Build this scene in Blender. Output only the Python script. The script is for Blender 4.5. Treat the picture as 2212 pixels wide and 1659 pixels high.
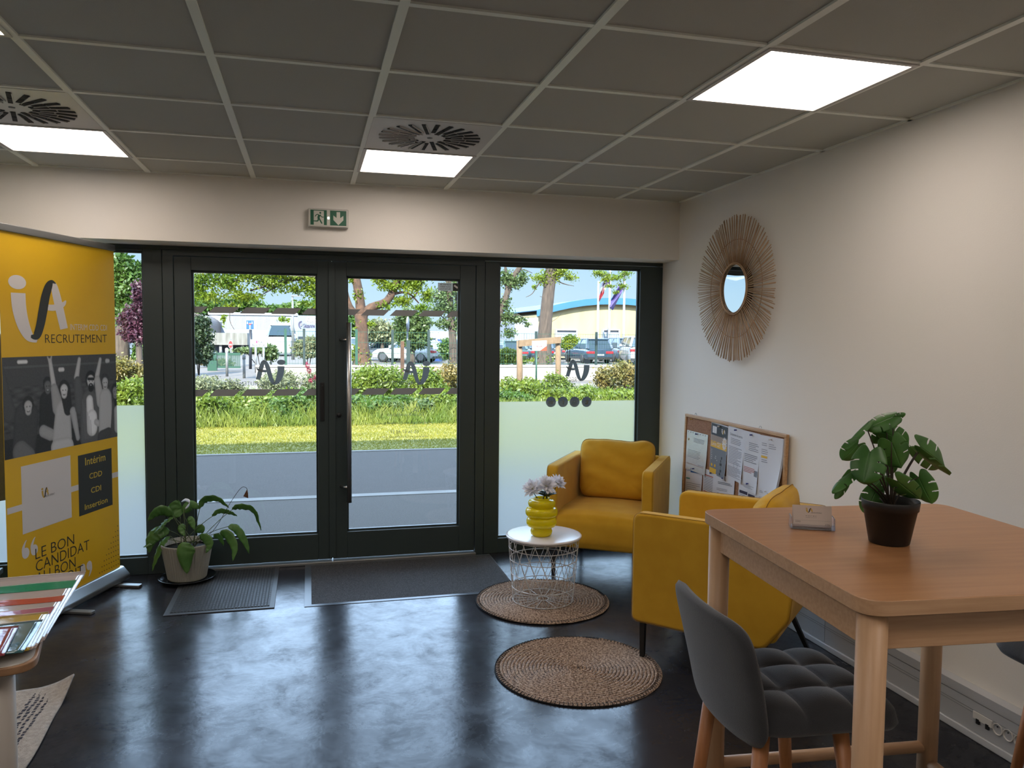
import bpy, bmesh, math, random
import numpy as np
from mathutils import Vector, Matrix, noise as mnoise

for o in list(bpy.data.objects): bpy.data.objects.remove(o)
C = bpy.context.scene.collection
rnd = random.Random(7)
PI = math.pi

# ------------------------------------------------------------------ camera
F, YAW, PITCH, ROLL, H = 1690.6, 0.2539, -0.0598, 0.0095, 1.5582
IW, IH = 2212, 1659
_cy, _sy, _cp, _sp = math.cos(YAW), math.sin(YAW), math.cos(PITCH), math.sin(PITCH)
FW = Vector((_sy*_cp, _cy*_cp, _sp)); _r = Vector((_cy, -_sy, 0)); _u = _r.cross(FW)
RT = math.cos(ROLL)*_r + math.sin(ROLL)*_u; UP = -math.sin(ROLL)*_r + math.cos(ROLL)*_u
cam = bpy.data.cameras.new('camera'); cam.sensor_width = 36; cam.lens = F/IW*36
cam.clip_start = 0.05; cam.clip_end = 600
co = bpy.data.objects.new('camera', cam); C.objects.link(co)
co.matrix_world = Matrix(((RT.x, UP.x, -FW.x, 0), (RT.y, UP.y, -FW.y, 0), (RT.z, UP.z, -FW.z, H), (0, 0, 0, 1)))
bpy.context.scene.camera = co

# ------------------------------------------------------------------ light and exposure
SC = bpy.context.scene
SC.view_settings.view_transform = 'Standard'; SC.view_settings.look = 'None'
SC.view_settings.gamma = 1; SC.view_settings.use_curve_mapping = False
SC.view_settings.exposure = 0.32
W = bpy.data.worlds.new('world'); SC.world = W; W.use_nodes = True
nt = W.node_tree; nt.nodes.clear()
# hazy spring sky: pale blue over the horizon, bright band added higher up to light the room
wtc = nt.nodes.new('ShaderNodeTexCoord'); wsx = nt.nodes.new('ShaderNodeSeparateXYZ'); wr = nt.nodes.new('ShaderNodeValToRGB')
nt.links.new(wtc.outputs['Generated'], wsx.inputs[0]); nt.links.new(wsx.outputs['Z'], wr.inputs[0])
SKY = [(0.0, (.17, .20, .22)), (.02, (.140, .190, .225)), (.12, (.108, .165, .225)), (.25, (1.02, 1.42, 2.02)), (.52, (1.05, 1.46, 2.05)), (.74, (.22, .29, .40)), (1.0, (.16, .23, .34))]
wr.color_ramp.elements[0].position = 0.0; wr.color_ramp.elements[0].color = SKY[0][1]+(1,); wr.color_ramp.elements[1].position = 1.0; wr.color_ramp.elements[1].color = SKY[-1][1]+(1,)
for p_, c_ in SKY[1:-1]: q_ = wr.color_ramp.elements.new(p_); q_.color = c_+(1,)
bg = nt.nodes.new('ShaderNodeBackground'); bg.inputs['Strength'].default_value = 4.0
ow = nt.nodes.new('ShaderNodeOutputWorld')
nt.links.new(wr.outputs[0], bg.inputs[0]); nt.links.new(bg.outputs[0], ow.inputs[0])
sun = bpy.data.lights.new('sun', 'SUN'); sun.energy = 17.0; sun.angle = math.radians(0.6); sun.color = (1, 0.95, 0.86)
so = bpy.data.objects.new('sun', sun); C.objects.link(so)
_sd = Vector((0.28, 0.76, -0.60)); so.rotation_euler = _sd.to_track_quat('-Z', 'Y').to_euler(); so.location = (0, -5, 20)
PANEL_LIGHT = 8.0
PANEL_COL = (1.0, 0.87, 0.78)

# ------------------------------------------------------------------ pixel helpers (measuring on real planes)
def ray(px, py): return RT*((px-IW/2)/F) + UP*((IH/2-py)/F) + FW
def atY(px, py, Y): d = ray(px, py); t = Y/d.y; return Vector((d.x*t, Y, H+d.z*t))
def atX(px, py, X): d = ray(px, py); t = X/d.x; return Vector((X, d.y*t, H+d.z*t))
def atZ(px, py, Z): d = ray(px, py); t = (Z-H)/d.z; return Vector((d.x*t, d.y*t, Z))
def onplane(px, py, o, d):
    r = ray(px, py); n = (-d[1], d[0]); t = (n[0]*o[0]+n[1]*o[1])/(n[0]*r.x+n[1]*r.y)
    return ((r.x*t-o[0])*d[0]+(r.y*t-o[1])*d[1], H+r.z*t)

# ------------------------------------------------------------------ materials
def lin(c):
    return tuple(((v/255)/12.92 if v/255 <= 0.04045 else ((v/255+0.055)/1.055)**2.4) for v in c)
MATS = {}
KALB = 1.0   # overall reflectance of a family of surfaces (1 indoors)
def mat(name, rgb, rough=0.6, metal=0.0, var=None, bump=None, spec=0.5, ior=1.5, sheen=0.0, trans=0.0, emit=None, coat=0.0, aniso=None, rvar=None, sub=0.0):
    if name in MATS: return MATS[name]
    m = bpy.data.materials.new(name); m.use_nodes = True; n = m.node_tree; b = n.nodes['Principled BSDF']
    col = tuple(v*KALB for v in lin(rgb))+(1,)
    b.inputs['Base Color'].default_value = col; b.inputs['Roughness'].default_value = rough; b.inputs['Metallic'].default_value = metal
    b.inputs['Specular IOR Level'].default_value = spec; b.inputs['IOR'].default_value = ior
    b.inputs['Sheen Weight'].default_value = sheen; b.inputs['Transmission Weight'].default_value = trans
    b.inputs['Coat Weight'].default_value = coat
    if emit: b.inputs['Emission Color'].default_value = tuple(emit[:3])+(1,); b.inputs['Emission Strength'].default_value = emit[3]
    tc = n.nodes.new('ShaderNodeTexCoord')
    def nz(scale, det=4, stretch=None):
        t = n.nodes.new('ShaderNodeTexNoise'); t.inputs['Scale'].default_value = scale; t.inputs['Detail'].default_value = det
        if stretch:
            mp = n.nodes.new('ShaderNodeMapping'); mp.inputs['Scale'].default_value = stretch
            n.links.new(tc.outputs['Object'], mp.inputs[0]); n.links.new(mp.outputs[0], t.inputs['Vector'])
        else: n.links.new(tc.outputs['Object'], t.inputs['Vector'])
        return t
    if var:
        sc, rgb2 = var[0], var[1]; st = var[2] if len(var) > 2 else None; lo, hi = (var[3] if len(var) > 3 else (0.35, 0.65))
        t = nz(sc, 4, st); r = n.nodes.new('ShaderNodeValToRGB')
        r.color_ramp.elements[0].position = lo; r.color_ramp.elements[1].position = hi
        r.color_ramp.elements[0].color = col; r.color_ramp.elements[1].color = tuple(v*KALB for v in lin(rgb2))+(1,)
        n.links.new(t.outputs['Fac'], r.inputs[0]); n.links.new(r.outputs[0], b.inputs['Base Color'])
    if rvar:
        t = nz(rvar[0], 5, rvar[3] if len(rvar) > 3 else None); r = n.nodes.new('ShaderNodeMapRange')
        r.inputs['From Min'].default_value = 0.3; r.inputs['From Max'].default_value = 0.7
        r.inputs['To Min'].default_value = rvar[1]; r.inputs['To Max'].default_value = rvar[2]
        n.links.new(t.outputs['Fac'], r.inputs[0]); n.links.new(r.outputs[0], b.inputs['Roughness'])
    if bump:
        t = nz(bump[0], 5, bump[2] if len(bump) > 2 else None); k = n.nodes.new('ShaderNodeBump'); k.inputs['Strength'].default_value = bump[1]; k.inputs['Distance'].default_value = 0.01
        n.links.new(t.outputs['Fac'], k.inputs['Height']); n.links.new(k.outputs[0], b.inputs['Normal'])
    MATS[name] = m; return m
def leafmat(name, rgb, rgb2, sc=3.0, tl=0.35, rough=0.5):
    if name in MATS: return MATS[name]
    m = mat(name, rgb, rough, var=(sc, rgb2)); n = m.node_tree; b = n.nodes['Principled BSDF']; out = n.nodes['Material Output']
    tr = n.nodes.new('ShaderNodeBsdfTranslucent'); mx = n.nodes.new('ShaderNodeMixShader'); mx.inputs[0].default_value = tl
    src = b.inputs['Base Color'].links[0].from_socket
    n.links.new(src, tr.inputs[0]); n.links.new(b.outputs[0], mx.inputs[1]); n.links.new(tr.outputs[0], mx.inputs[2]); n.links.new(mx.outputs[0], out.inputs[0])
    return m
def glassmat(name, tint=(1, 1, 1), refl=1.0):
    m = bpy.data.materials.new(name); m.use_nodes = True; n = m.node_tree; n.nodes.clear()
    o = n.nodes.new('ShaderNodeOutputMaterial'); t = n.nodes.new('ShaderNodeBsdfTransparent'); t.inputs[0].default_value = tint+(1,)
    g = n.nodes.new('ShaderNodeBsdfGlossy'); g.inputs['Roughness'].default_value = 0.02
    f = n.nodes.new('ShaderNodeFresnel'); f.inputs[0].default_value = 1.45
    mu = n.nodes.new('ShaderNodeMath'); mu.operation = 'MULTIPLY'; mu.inputs[1].default_value = refl
    mx = n.nodes.new('ShaderNodeMixShader'); n.links.new(f.outputs[0], mu.inputs[0]); n.links.new(mu.outputs[0], mx.inputs[0])
    n.links.new(t.outputs[0], mx.inputs[1]); n.links.new(g.outputs[0], mx.inputs[2]); n.links.new(mx.outputs[0], o.inputs[0])
    MATS[name] = m; return m
def colattr_mat(name, rough=0.6):
    if name in MATS: return MATS[name]
    m = bpy.data.materials.new(name); m.use_nodes = True; n = m.node_tree; b = n.nodes['Principled BSDF']
    a = n.nodes.new('ShaderNodeVertexColor'); a.layer_name = 'Print'; n.links.new(a.outputs[0], b.inputs['Base Color'])
    b.inputs['Roughness'].default_value = rough; MATS[name] = m; return m

# ------------------------------------------------------------------ mesh builder
class MB:
    def __init__(s): s.v = []; s.f = []; s.m = []; s.sm = []; s.mats = []
    def mi(s, m):
        if m not in s.mats: s.mats.append(m)
        return s.mats.index(m)
    def add(s, vs, fs, m=None, M=None, smooth=False):
        k = len(s.v)
        if M is not None: vs = [M @ Vector(v) for v in vs]
        s.v += [tuple(v) for v in vs]; s.f += [tuple(i+k for i in f) for f in fs]
        i = s.mi(m)
        s.m += [i]*len(fs); s.sm += [smooth]*len(fs); return s
    def box(s, x0, x1, y0, y1, z0, z1, m=None, M=None):
        v = [(x, y, z) for z in (z0, z1) for y in (y0, y1) for x in (x0, x1)]
        return s.add(v, [(0, 2, 3, 1), (4, 5, 7, 6), (0, 1, 5, 4), (2, 6, 7, 3), (0, 4, 6, 2), (1, 3, 7, 5)], m, M)
    def prism(s, poly, z0, z1, m=None, M=None, smooth=False):
        n = len(poly); v = [(x, y, z0) for x, y in poly]+[(x, y, z1) for x, y in poly]
        f = [tuple(range(n))[::-1], tuple(range(n, 2*n))]+[(i, (i+1) % n, (i+1) % n+n, i+n) for i in range(n)]
        return s.add(v, f, m, M, smooth)
    def tube(s, pts, r, n=8, m=None, M=None, cap=True, closed=False, smooth=True):
        pts = [Vector(p) for p in pts]; R = r if isinstance(r, (list, tuple)) else [r]*len(pts)
        v = []; N = len(pts); up = None
        for i, p in enumerate(pts):
            if closed: t = pts[(i+1) % N]-pts[i-1]
            else: t = pts[min(i+1, N-1)]-pts[max(i-1, 0)]
            t = t.normalized() if t.length > 1e-9 else Vector((0, 0, 1))
            if up is None: up = Vector((0, 0, 1)) if abs(t.z) < 0.9 else Vector((1, 0, 0))
            a = t.cross(up)
            if a.length < 1e-4: a = t.orthogonal()
            a.normalize(); b = a.cross(t).normalized(); up = b
            for k in range(n):
                g = 2*PI*k/n; v.append(p+(a*math.cos(g)+b*math.sin(g))*R[i])
        f = []
        for i in range(N if closed else N-1):
            j = (i+1) % N
            for k in range(n):
                f.append((i*n+k, i*n+(k+1) % n, j*n+(k+1) % n, j*n+k))
        if cap and not closed: f.append(tuple(range(n))[::-1]); f.append(tuple(range((N-1)*n, N*n)))
        return s.add(v, f, m, M, smooth)
    def lathe(s, prof, n=48, c=(0, 0, 0), m=None, M=None, smooth=True, rf=None):
        v = []
        for (r, z) in prof:
            for k in range(n):
                g = 2*PI*k/n; rr = r*(rf(g, z) if rf else 1); v.append((c[0]+rr*math.cos(g), c[1]+rr*math.sin(g), c[2]+z))
        f = []
        for i in range(len(prof)-1):
            for k in range(n): f.append((i*n+k, i*n+(k+1) % n, (i+1)*n+(k+1) % n, (i+1)*n+k))
        if prof[0][0] > 1e-6: f.append(tuple(range(n))[::-1])
        if prof[-1][0] > 1e-6: f.append(tuple(range((len(prof)-1)*n, len(prof)*n)))
        return s.add(v, f, m, M, smooth)
    def grid(s, fn, nu, nv, m=None, M=None, smooth=True, wrap=False):
        v = [fn(i/nu, j/nv) for j in range(nv+1) for i in range(nu+1)]
        f = [(j*(nu+1)+i, j*(nu+1)+i+1, (j+1)*(nu+1)+i+1, (j+1)*(nu+1)+i) for j in range(nv) for i in range(nu)]
        return s.add(v, f, m, M, smooth)
    def build(s, name, m=None, parent=None, bevel=0, seg=2, sub=0, solid=0, loc=None, rot=None, weld=False):
        me = bpy.data.meshes.new(name); me.from_pydata(s.v, [], s.f)
        ml = s.mats if s.mats else [m]
        for q in ml: me.materials.append(q if q is not None else m)
        me.polygons.foreach_set('material_index', s.m); me.polygons.foreach_set('use_smooth', s.sm); me.update()
        if weld:
            bm = bmesh.new(); bm.from_mesh(me); bmesh.ops.remove_doubles(bm, verts=bm.verts, dist=1e-5); bmesh.ops.recalc_face_normals(bm, faces=bm.faces); bm.to_mesh(me); bm.free()
        o = bpy.data.objects.new(name, me); C.objects.link(o)
        if parent is not None: o.parent = parent
        if loc is not None: o.location = loc
        if rot is not None: o.rotation_euler = rot
        if solid:
            d = o.modifiers.new('s', 'SOLIDIFY'); d.thickness = solid; d.offset = 0
        if bevel:
            d = o.modifiers.new('b', 'BEVEL'); d.width = bevel; d.segments = seg; d.limit_method = 'ANGLE'; d.angle_limit = math.radians(40)
            for p in me.polygons: p.use_smooth = True
            w = o.modifiers.new('n', 'WEIGHTED_NORMAL'); w.keep_sharp = False
        if sub:
            d = o.modifiers.new('u', 'SUBSURF'); d.levels = sub; d.render_levels = sub
        return o
def tag(o, label, cat, group=None, kind=None):
    if label: o['label'] = label
    if cat: o['category'] = cat
    if group: o['group'] = group
    if kind: o['kind'] = kind
    return o
def thing(name, label, cat, loc=(0, 0, 0), rz=0, group=None):
    o = bpy.data.objects.new(name, None); C.objects.link(o); o.empty_display_size = 0.05
    o.location = loc; o.rotation_euler = (0, 0, rz); return tag(o, label, cat, group)
def struct(o): o['kind'] = 'structure'; return o
def label(o, t): o['label'] = t; return o
def sstruct(name):
    o = bpy.data.objects.new(name, None); C.objects.link(o); o['kind'] = 'structure'; return o

_tx = {}
def text_geom(body, off=0.0):
    k = (body, off)
    if k in _tx: return _tx[k]
    cu = bpy.data.curves.new('t', 'FONT'); cu.body = body; cu.size = 1; cu.offset = off; cu.resolution_u = 3; cu.fill_mode = 'FRONT'
    o = bpy.data.objects.new('t', cu); C.objects.link(o); bpy.context.view_layer.update()
    dg = bpy.context.evaluated_depsgraph_get(); me = o.evaluated_get(dg).to_mesh()
    v = [(q.co.x, q.co.y) for q in me.vertices]; f = [tuple(p.vertices) for p in me.polygons]
    o.evaluated_get(dg).to_mesh_clear(); bpy.data.objects.remove(o); bpy.data.curves.remove(cu)
    xs = [q[0] for q in v]; ys = [q[1] for q in v]; x0, x1, y0, y1 = min(xs), max(xs), min(ys), max(ys)
    v = [((q[0]-x0)/(x1-x0), (q[1]-y0)/(y1-y0)) for q in v]; _tx[k] = (v, f); return v, f
def put_text(mb, body, fn, x0, y0, x1, y1, m, off=0.0, mirror=False):
    """lays the letters in the box x0..x1, y0..y1 of the surface fn(x, y)"""
    v, f = text_geom(body, off)
    if mirror: v = [(1-a, b) for a, b in v]; f = [t[::-1] for t in f]
    mb.add([fn(x0+a*(x1-x0), y0+b*(y1-y0)) for a, b in v], f, m)
def stroke(mb, pts, fn, m, n=6):
    """a flat brush stroke through (x, y, width) points (Catmull-Rom)"""
    P = []
    for i in range(len(pts)-1):
        p0, p1, p2, p3 = [np.array(pts[min(max(i+k, 0), len(pts)-1)], float) for k in (-1, 0, 1, 2)]
        for j in range(n):
            t = j/n; P.append(0.5*(2*p1+(p2-p0)*t+(2*p0-5*p1+4*p2-p3)*t*t+(3*p1-p0-3*p2+p3)*t**3))
    P.append(np.array(pts[-1], float)); v = []
    for i, p in enumerate(P):
        t = P[min(i+1, len(P)-1)][:2]-P[max(i-1, 0)][:2]; t = t/(np.linalg.norm(t)+1e-9); nn = np.array((-t[1], t[0]))*p[2]/2
        v += [fn(p[0]+nn[0], p[1]+nn[1]), fn(p[0]-nn[0], p[1]-nn[1])]
    mb.add(v, [(2*i, 2*i+1, 2*i+3, 2*i+2) for i in range(len(P)-1)], m)
def ellipse(mb, cx, cy, rx, ry, fn, m, n=28):
    mb.add([fn(cx+rx*math.cos(2*PI*k/n), cy+ry*math.sin(2*PI*k/n)) for k in range(n)], [tuple(range(n))], m)
def poly(mb, pts, fn, m): mb.add([fn(*p) for p in pts], [tuple(range(len(pts)))], m)
def logo(mb, fn, x0, y0, w, h, white, black, mirror=False, order=0.0):
    # crop frame x 60..455, y 405..840 (down)
    def g(a, b, lift=0.0):
        X = (a-60)/395; Y = (840-b)/435
        if mirror: X = 1-X
        return fn(x0+X*w, y0+Y*h, lift)
    e = [(118+56*math.cos(2*PI*k/28), 450+45*math.sin(2*PI*k/28)) for k in range(28)]
    mb.add([g(*q) for q in e], [tuple(range(28))], white)
    stroke(mb, [(122, 518, 92), (125, 600, 90), (138, 680, 84), (160, 750, 74), (190, 802, 56), (236, 826, 20)], lambda a, b: g(a, b), white)
    stroke(mb, [(345, 424, 20), (362, 445, 42), (375, 500, 56), (395, 590, 60), (412, 670, 60), (428, 742, 58)], lambda a, b: g(a, b), white)
    stroke(mb, [(315, 600, 40), (350, 600, 42), (395, 590, 40), (430, 568, 28), (446, 545, 8)], lambda a, b: g(a, b, order), white)
    stroke(mb, [(195, 795, 18), (232, 792, 48), (258, 725, 56), (280, 625, 60), (300, 530, 58), (325, 455, 50), (348, 425, 26), (374, 434, 6)], lambda a, b: g(a, b, 2*order), black)

# ------------------------------------------------------------------ palette
M_wall = mat('wall_paint', (232, 228, 220), 0.75, bump=(160, 0.05))
M_ceil = mat('ceiling_tile', (186, 186, 178), 0.9, bump=(240, 0.12))
M_tbar = mat('ceiling_tbar', (240, 242, 232), 0.4, metal=0.0)
M_metalw = mat('white_enamel', (196, 194, 190), 0.35)
M_frame = mat('anthracite_aluminium', (47, 58, 58), 0.42, bump=(400, 0.03))
M_chrome = mat('brushed_steel', (190, 188, 184), 0.28, metal=1.0)
M_alu = mat('matt_aluminium', (150, 152, 152), 0.4, metal=0.8)
M_black = mat('black_plastic', (22, 22, 23), 0.45)
M_darkmetal = mat('black_steel', (34, 35, 35), 0.45, metal=0.3)
M_glass = glassmat('window_glass', (0.97, 0.985, 0.98), 0.8)
M_white = mat('white_print', (214, 210, 208), 0.6)
M_ink = mat('black_print', (40, 42, 40), 0.6)

# ------------------------------------------------------------------ room
XR, YB, YG, ZC, ZH = 2.563, 5.158, 5.42, 2.530, 2.12
XL, YF = -4.6, -5.2
def floor_mat():
    m = mat('dark_polished_floor', (33, 34, 38), 0.3, var=(1.3, (46, 48, 54)), bump=(45, 0.035)); n = m.node_tree; b = n.nodes['Principled BSDF']
    b.inputs['IOR'].default_value = 1.48; b.inputs['Specular IOR Level'].default_value = 0.5
    tc = n.nodes.new('ShaderNodeTexCoord')
    a = n.nodes.new('ShaderNodeTexNoise'); a.inputs['Scale'].default_value = 2.2; a.inputs['Detail'].default_value = 8; a.inputs['Roughness'].default_value = 0.7; a.inputs['Distortion'].default_value = 0.3
    n.links.new(tc.outputs['Object'], a.inputs['Vector'])
    r = n.nodes.new('ShaderNodeMapRange'); r.inputs['From Min'].default_value = 0.35; r.inputs['From Max'].default_value = 0.7; r.inputs['To Min'].default_value = 0.17; r.inputs['To Max'].default_value = 0.30
    n.links.new(a.outputs['Fac'], r.inputs[0]); n.links.new(r.outputs[0], b.inputs['Roughness'])
    w = n.nodes.new('ShaderNodeTexNoise'); w.inputs['Scale'].default_value = 5; w.inputs['Detail'].default_value = 10; w.inputs['Roughness'].default_value = 0.75; w.inputs['Distortion'].default_value = 0.4
    n.links.new(tc.outputs['Object'], w.inputs['Vector']); q = n.nodes.new('ShaderNodeMapRange'); q.inputs['From Min'].default_value = 0.35; q.inputs['From Max'].default_value = 0.65; q.inputs['To Min'].default_value = 0.07; q.inputs['To Max'].default_value = 0.31
    n.links.new(w.outputs['Fac'], q.inputs[0]); n.links.new(q.outputs[0], b.inputs['Specular IOR Level'])
    return m
M_floor = floor_mat()
struct(MB().box(XL-.1, XR+.1, YF-.1, 5.47, -0.12, 0).build('floor', M_floor))
struct(MB().box(XR, XR+.25, YF, 5.62, -.1, 5.2).build('wall_right', M_wall))
struct(MB().box(XL-.25, XL, YF, 5.62, -.1, 5.2).build('wall_left', M_wall))
struct(MB().box(XL, XR, YF-.25, YF, -.1, 5.2).build('wall_front', M_wall))
struct(MB().box(XL, XR, YB, 5.62, ZH, 5.2).build('wall_back', M_wall))
# ceiling: tiles and T-bars
GX = [-.926+.6*i for i in range(-6, 6)]; GX = [x for x in GX if x > XL]; GY = [2.346+.6*i for i in range(-12, 5)]; GY = [y for y in GY if y > YF]
mb = MB(); mb.box(XL, XR, YF, YB, ZC+.03, ZC+.06)
ex = [XL]+GX+[XR]; ey = [YF]+GY+[YB]
SPECIAL = {}
def near(a, b): return abs(a-b) < 0.02
LIGHTS = [(1.474, 2.346), (.274, 4.146), (-1.526, 4.146), (-1.526, 2.346), (1.474, -.054), (-.326, -.054), (-1.526, -.054), (-3.326, 2.346), (1.474, -2.454), (-.326, -2.454), (-2.126, -2.454), (-3.326, -.054)]
VENTS = [(.274, 3.546), (-1.526, 3.546)]
for i in range(len(ex)-1):
    for j in range(len(ey)-1):
        if any(near(ex[i], a) and near(ey[j], b) for a, b in LIGHTS+VENTS): continue
        g = .004; mb.box(ex[i]+g, ex[i+1]-g, ey[j]+g, ey[j+1]-g, ZC-.001, ZC+.02, M_ceil)
mb.build('ceiling', M_ceil)['kind'] = 'structure'
tb = MB()
for x in GX: tb.box(x-.015, x+.015, YF, YB, ZC-.009, ZC+.012)
for y in GY: tb.box(XL, XR, y-.012, y+.012, ZC-.008, ZC+.012)
tb.box(XR-.02, XR, YF, YB, ZC-.008, ZC+.01); tb.box(XL, XR, YB-.02, YB, ZC-.008, ZC+.01)
struct(tb.build('trim_1', M_tbar))
struct(MB().box(XL-.2, XR+.2, YF-.2, 5.55, 5.2, 5.35).build('trim_2', M_wall))

M_em = bpy.data.materials.new('lit_diffuser'); M_em.use_nodes = True
_n = M_em.node_tree; _n.nodes.clear(); _e = _n.nodes.new('ShaderNodeEmission'); _o = _n.nodes.new('ShaderNodeOutputMaterial')
_e.inputs[0].default_value = PANEL_COL+(1,); _e.inputs[1].default_value = PANEL_LIGHT; _n.links.new(_e.outputs[0], _o.inputs[0])
LL = ['lit square ceiling panel nearest the right wall', 'lit square ceiling panel beside the round air vent, above the double door', 'lit square ceiling panel beside the left air vent', 'lit ceiling panel cut by the upper left edge of the photo']
for k, (x, y) in enumerate(LIGHTS):
    t = thing('ceiling_light', LL[k] if k < 4 else 'lit square ceiling panel further back in the room', 'ceiling light', (x+.3, y+.3, ZC-.012), 0, 'square ceiling light panels')
    f = MB(); a, b = .3-.004, .3-.022
    for (x0, x1, y0, y1) in ((-a, a, -a, -b), (-a, a, b, a), (-a, -b, -b, b), (b, a, -b, b)): f.box(x0, x1, y0, y1, -.001, .03)
    f.build('frame', M_metalw, t); MB().box(-b, b, -b, b, .002, .02).build('diffuser', M_em, t)
M_slot = mat('vent_slot_dark', (38, 38, 36), 0.8)
for k, (x, y) in enumerate(VENTS):
    t = thing('air_vent', ['white square ceiling air vent with radial slots above the double door', 'white square ceiling air vent with radial slots near the left edge of the photo'][k], 'air vent', (x+.3, y+.3, ZC-.01), 0, 'square swirl air vents')
    MB().box(-.294, .294, -.294, .294, 0, .012).build('face_plate', M_metalw, t, bevel=.004)
    mb = MB(); fr = MB()
    for q in range(24):
        a = 2*PI*q/24; r0, r1 = (.075, .245) if q % 2 else (.105, .245)
        Mx = Matrix.Rotation(a, 4, 'Z'); mb.box(r0, (r0+r1)/2-.004, -.0095, .0095, -.0025, .002, None, Mx); mb.box((r0+r1)/2+.004, r1, -.0095, .0095, -.0025, .002, None, Mx)
        fr.box(r0, r1, .0095, .0125, -.006, .0, None, Mx)
    mb.build('slot', M_slot, t); fr.build('blade', M_metalw, t)
    MB().lathe([(0, -.004), (.012, -.003), (.014, .001)], 16).build('centre_screw', M_alu, t)

# ------------------------------------------------------------------ glazing wall
D = .075
def rebate(mb, x0, x1, z0, z1, t=.012):
    for (a, b, c, d) in ((x0, x0+t, z0, z1), (x1-t, x1, z0, z1), (x0+t, x1-t, z0, z0+t), (x0+t, x1-t, z1-t, z1)): mb.box(a, b, YG+.03, YG+.05, c, d)
def framed(name, xo0, xo1, zo0, zo1, xi0, xi1, zi0, zi1, y0=YG, y1=YG+D):
    root = sstruct(name); mb = MB()
    mb.box(xo0, xi0, y0, y1, zo0, zo1); mb.box(xi1, xo1, y0, y1, zo0, zo1); mb.box(xi0, xi1, y0, y1, zo0, zi0); mb.box(xi0, xi1, y0, y1, zi1, zo1)
    mb.build('frame', M_frame, root, bevel=.003); r = MB(); rebate(r, xi0, xi1, zi0, zi1); r.build('glazing_bead', M_frame, root)
    MB().box(xi0+.002, xi1-.002, YG+.036, YG+.042, zi0+.002, zi1-.002).build('glass_pane', M_glass, root)
    return root
w1 = framed('window_1', -2.55, -.905, 0, 2.095, -2.40, -1.018, .113, 2.081)
d1 = framed('door_1', -.835, .147, .03, 2.055, -.733, .056, .205, 1.967)
d2 = framed('door_2', .151, 1.137, .03, 2.055, .247, 1.027, .212, 1.958)
w2 = framed('window_2', 1.205, 2.563, 0, 2.09, 1.31, 2.385, .107, 2.070)
w3 = framed('window_3', -4.6, -2.56, 0, 2.095, -4.45, -2.70, .113, 2.081)
mb = MB(); mb.box(-.902, -.838, YG-.006, YG+D, 0, 2.06); mb.box(1.14, 1.202, YG-.006, YG+D, 0, 2.06); mb.box(-4.6, 2.563, YG+.001, YG+D, 2.095, 2.125); mb.box(-.902, 1.202, YG-.004, YG+D, 2.058, 2.094)
mb.box(.128, .170, YG-.012, YG-.001, .04, 2.05)
struct(mb.build('trim_3', M_frame, bevel=.002))
struct(MB().box(-.84, 1.145, YG-.03, YG+.09, 0, .02).build('trim_4', M_alu, bevel=.004))
# stickers and bars on the glass
YS = YG+.0355
def gfn(x, z, lift=0): return (x, YS-lift, z)
def filmmat(name, rgb, tl):
    m = mat(name, rgb, .8); n = m.node_tree; b = n.nodes['Principled BSDF']; tr = n.nodes.new('ShaderNodeBsdfTranslucent'); tr.inputs[0].default_value = b.inputs['Base Color'].default_value
    mx = n.nodes.new('ShaderNodeMixShader'); mx.inputs[0].default_value = tl; n.links.new(b.outputs[0], mx.inputs[1]); n.links.new(tr.outputs[0], mx.inputs[2]); n.links.new(mx.outputs[0], n.nodes['Material Output'].inputs[0]); return m
M_stripe = filmmat('grey_brown_film', (158, 156, 152), .36)
M_decal = filmmat('grey_film', (104, 112, 114), .26)
M_decalt = filmmat('thin_letter_film', (110, 116, 112), .2)
for root, (xa, xb), offs in ((d1, (-.733, .056), 0), (d2, (.247, 1.027), .03)):
    for z0, z1 in ((1.697, 1.738), (1.152, 1.196)):
        mb = MB(); x = xa-.10+offs*.0
        while x < xb:
            p = [(x, z0), (x+.155, z0), (x+.197, z1), (x+.042, z1)]; q = [(min(max(a, xa+.002+ (0 if 0 else 0)), xb-.002), b) for a, b in p]
            if q[1][0]-q[0][0] > .01 or q[2][0]-q[3][0] > .01: poly(mb, q, gfn, M_stripe)
            x += .196
        mb.build('safety_stripe', M_stripe, root, solid=.0006)
def gl(px, py): p = atY(px, py, YS); return p.x, p.z
def glass_logo(root, x0, y0, x1, y1, lines):
    mb = MB(); a = gl(x0, y1); b = gl(x1, y0)
    logo(mb, gfn, a[0], a[1], b[0]-a[0], b[1]-a[1], M_decal, M_decal, mirror=True, order=.0002); mb.build('logo_sticker', M_decal, root)
    t = MB()
    for (s, u0, v0, u1, v1) in lines:
        a = gl(u0, v1); b = gl(u1, v0); put_text(t, s, lambda x, z: gfn(x, z), a[0], a[1], b[0], b[1], M_decalt, -.012, mirror=True)
    t.build('lettering', M_decalt, root)
glass_logo(d1, 553, 777, 617, 832, [('RECRUTEMENT', 492, 824, 580, 833)])
glass_logo(d2, 870, 780, 930, 832, [('RECRUTEMENT', 812, 823, 893, 832), ('iA', 892, 880, 904, 890), ('Du lundi au vendredi', 836, 891, 915, 899), ('artigues@ia-recrutement.com', 812, 910, 934, 918), ('05 56 67 48 57', 843, 929, 904, 937), ('www.ia-recrutement.com', 820, 939, 925, 947)])
glass_logo(w2, 1222, 776, 1276, 824, [('RECRUTEMENT', 1175, 815, 1245, 826), ('05.56.67.48.57', 1174, 832, 1245, 841)])
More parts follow.
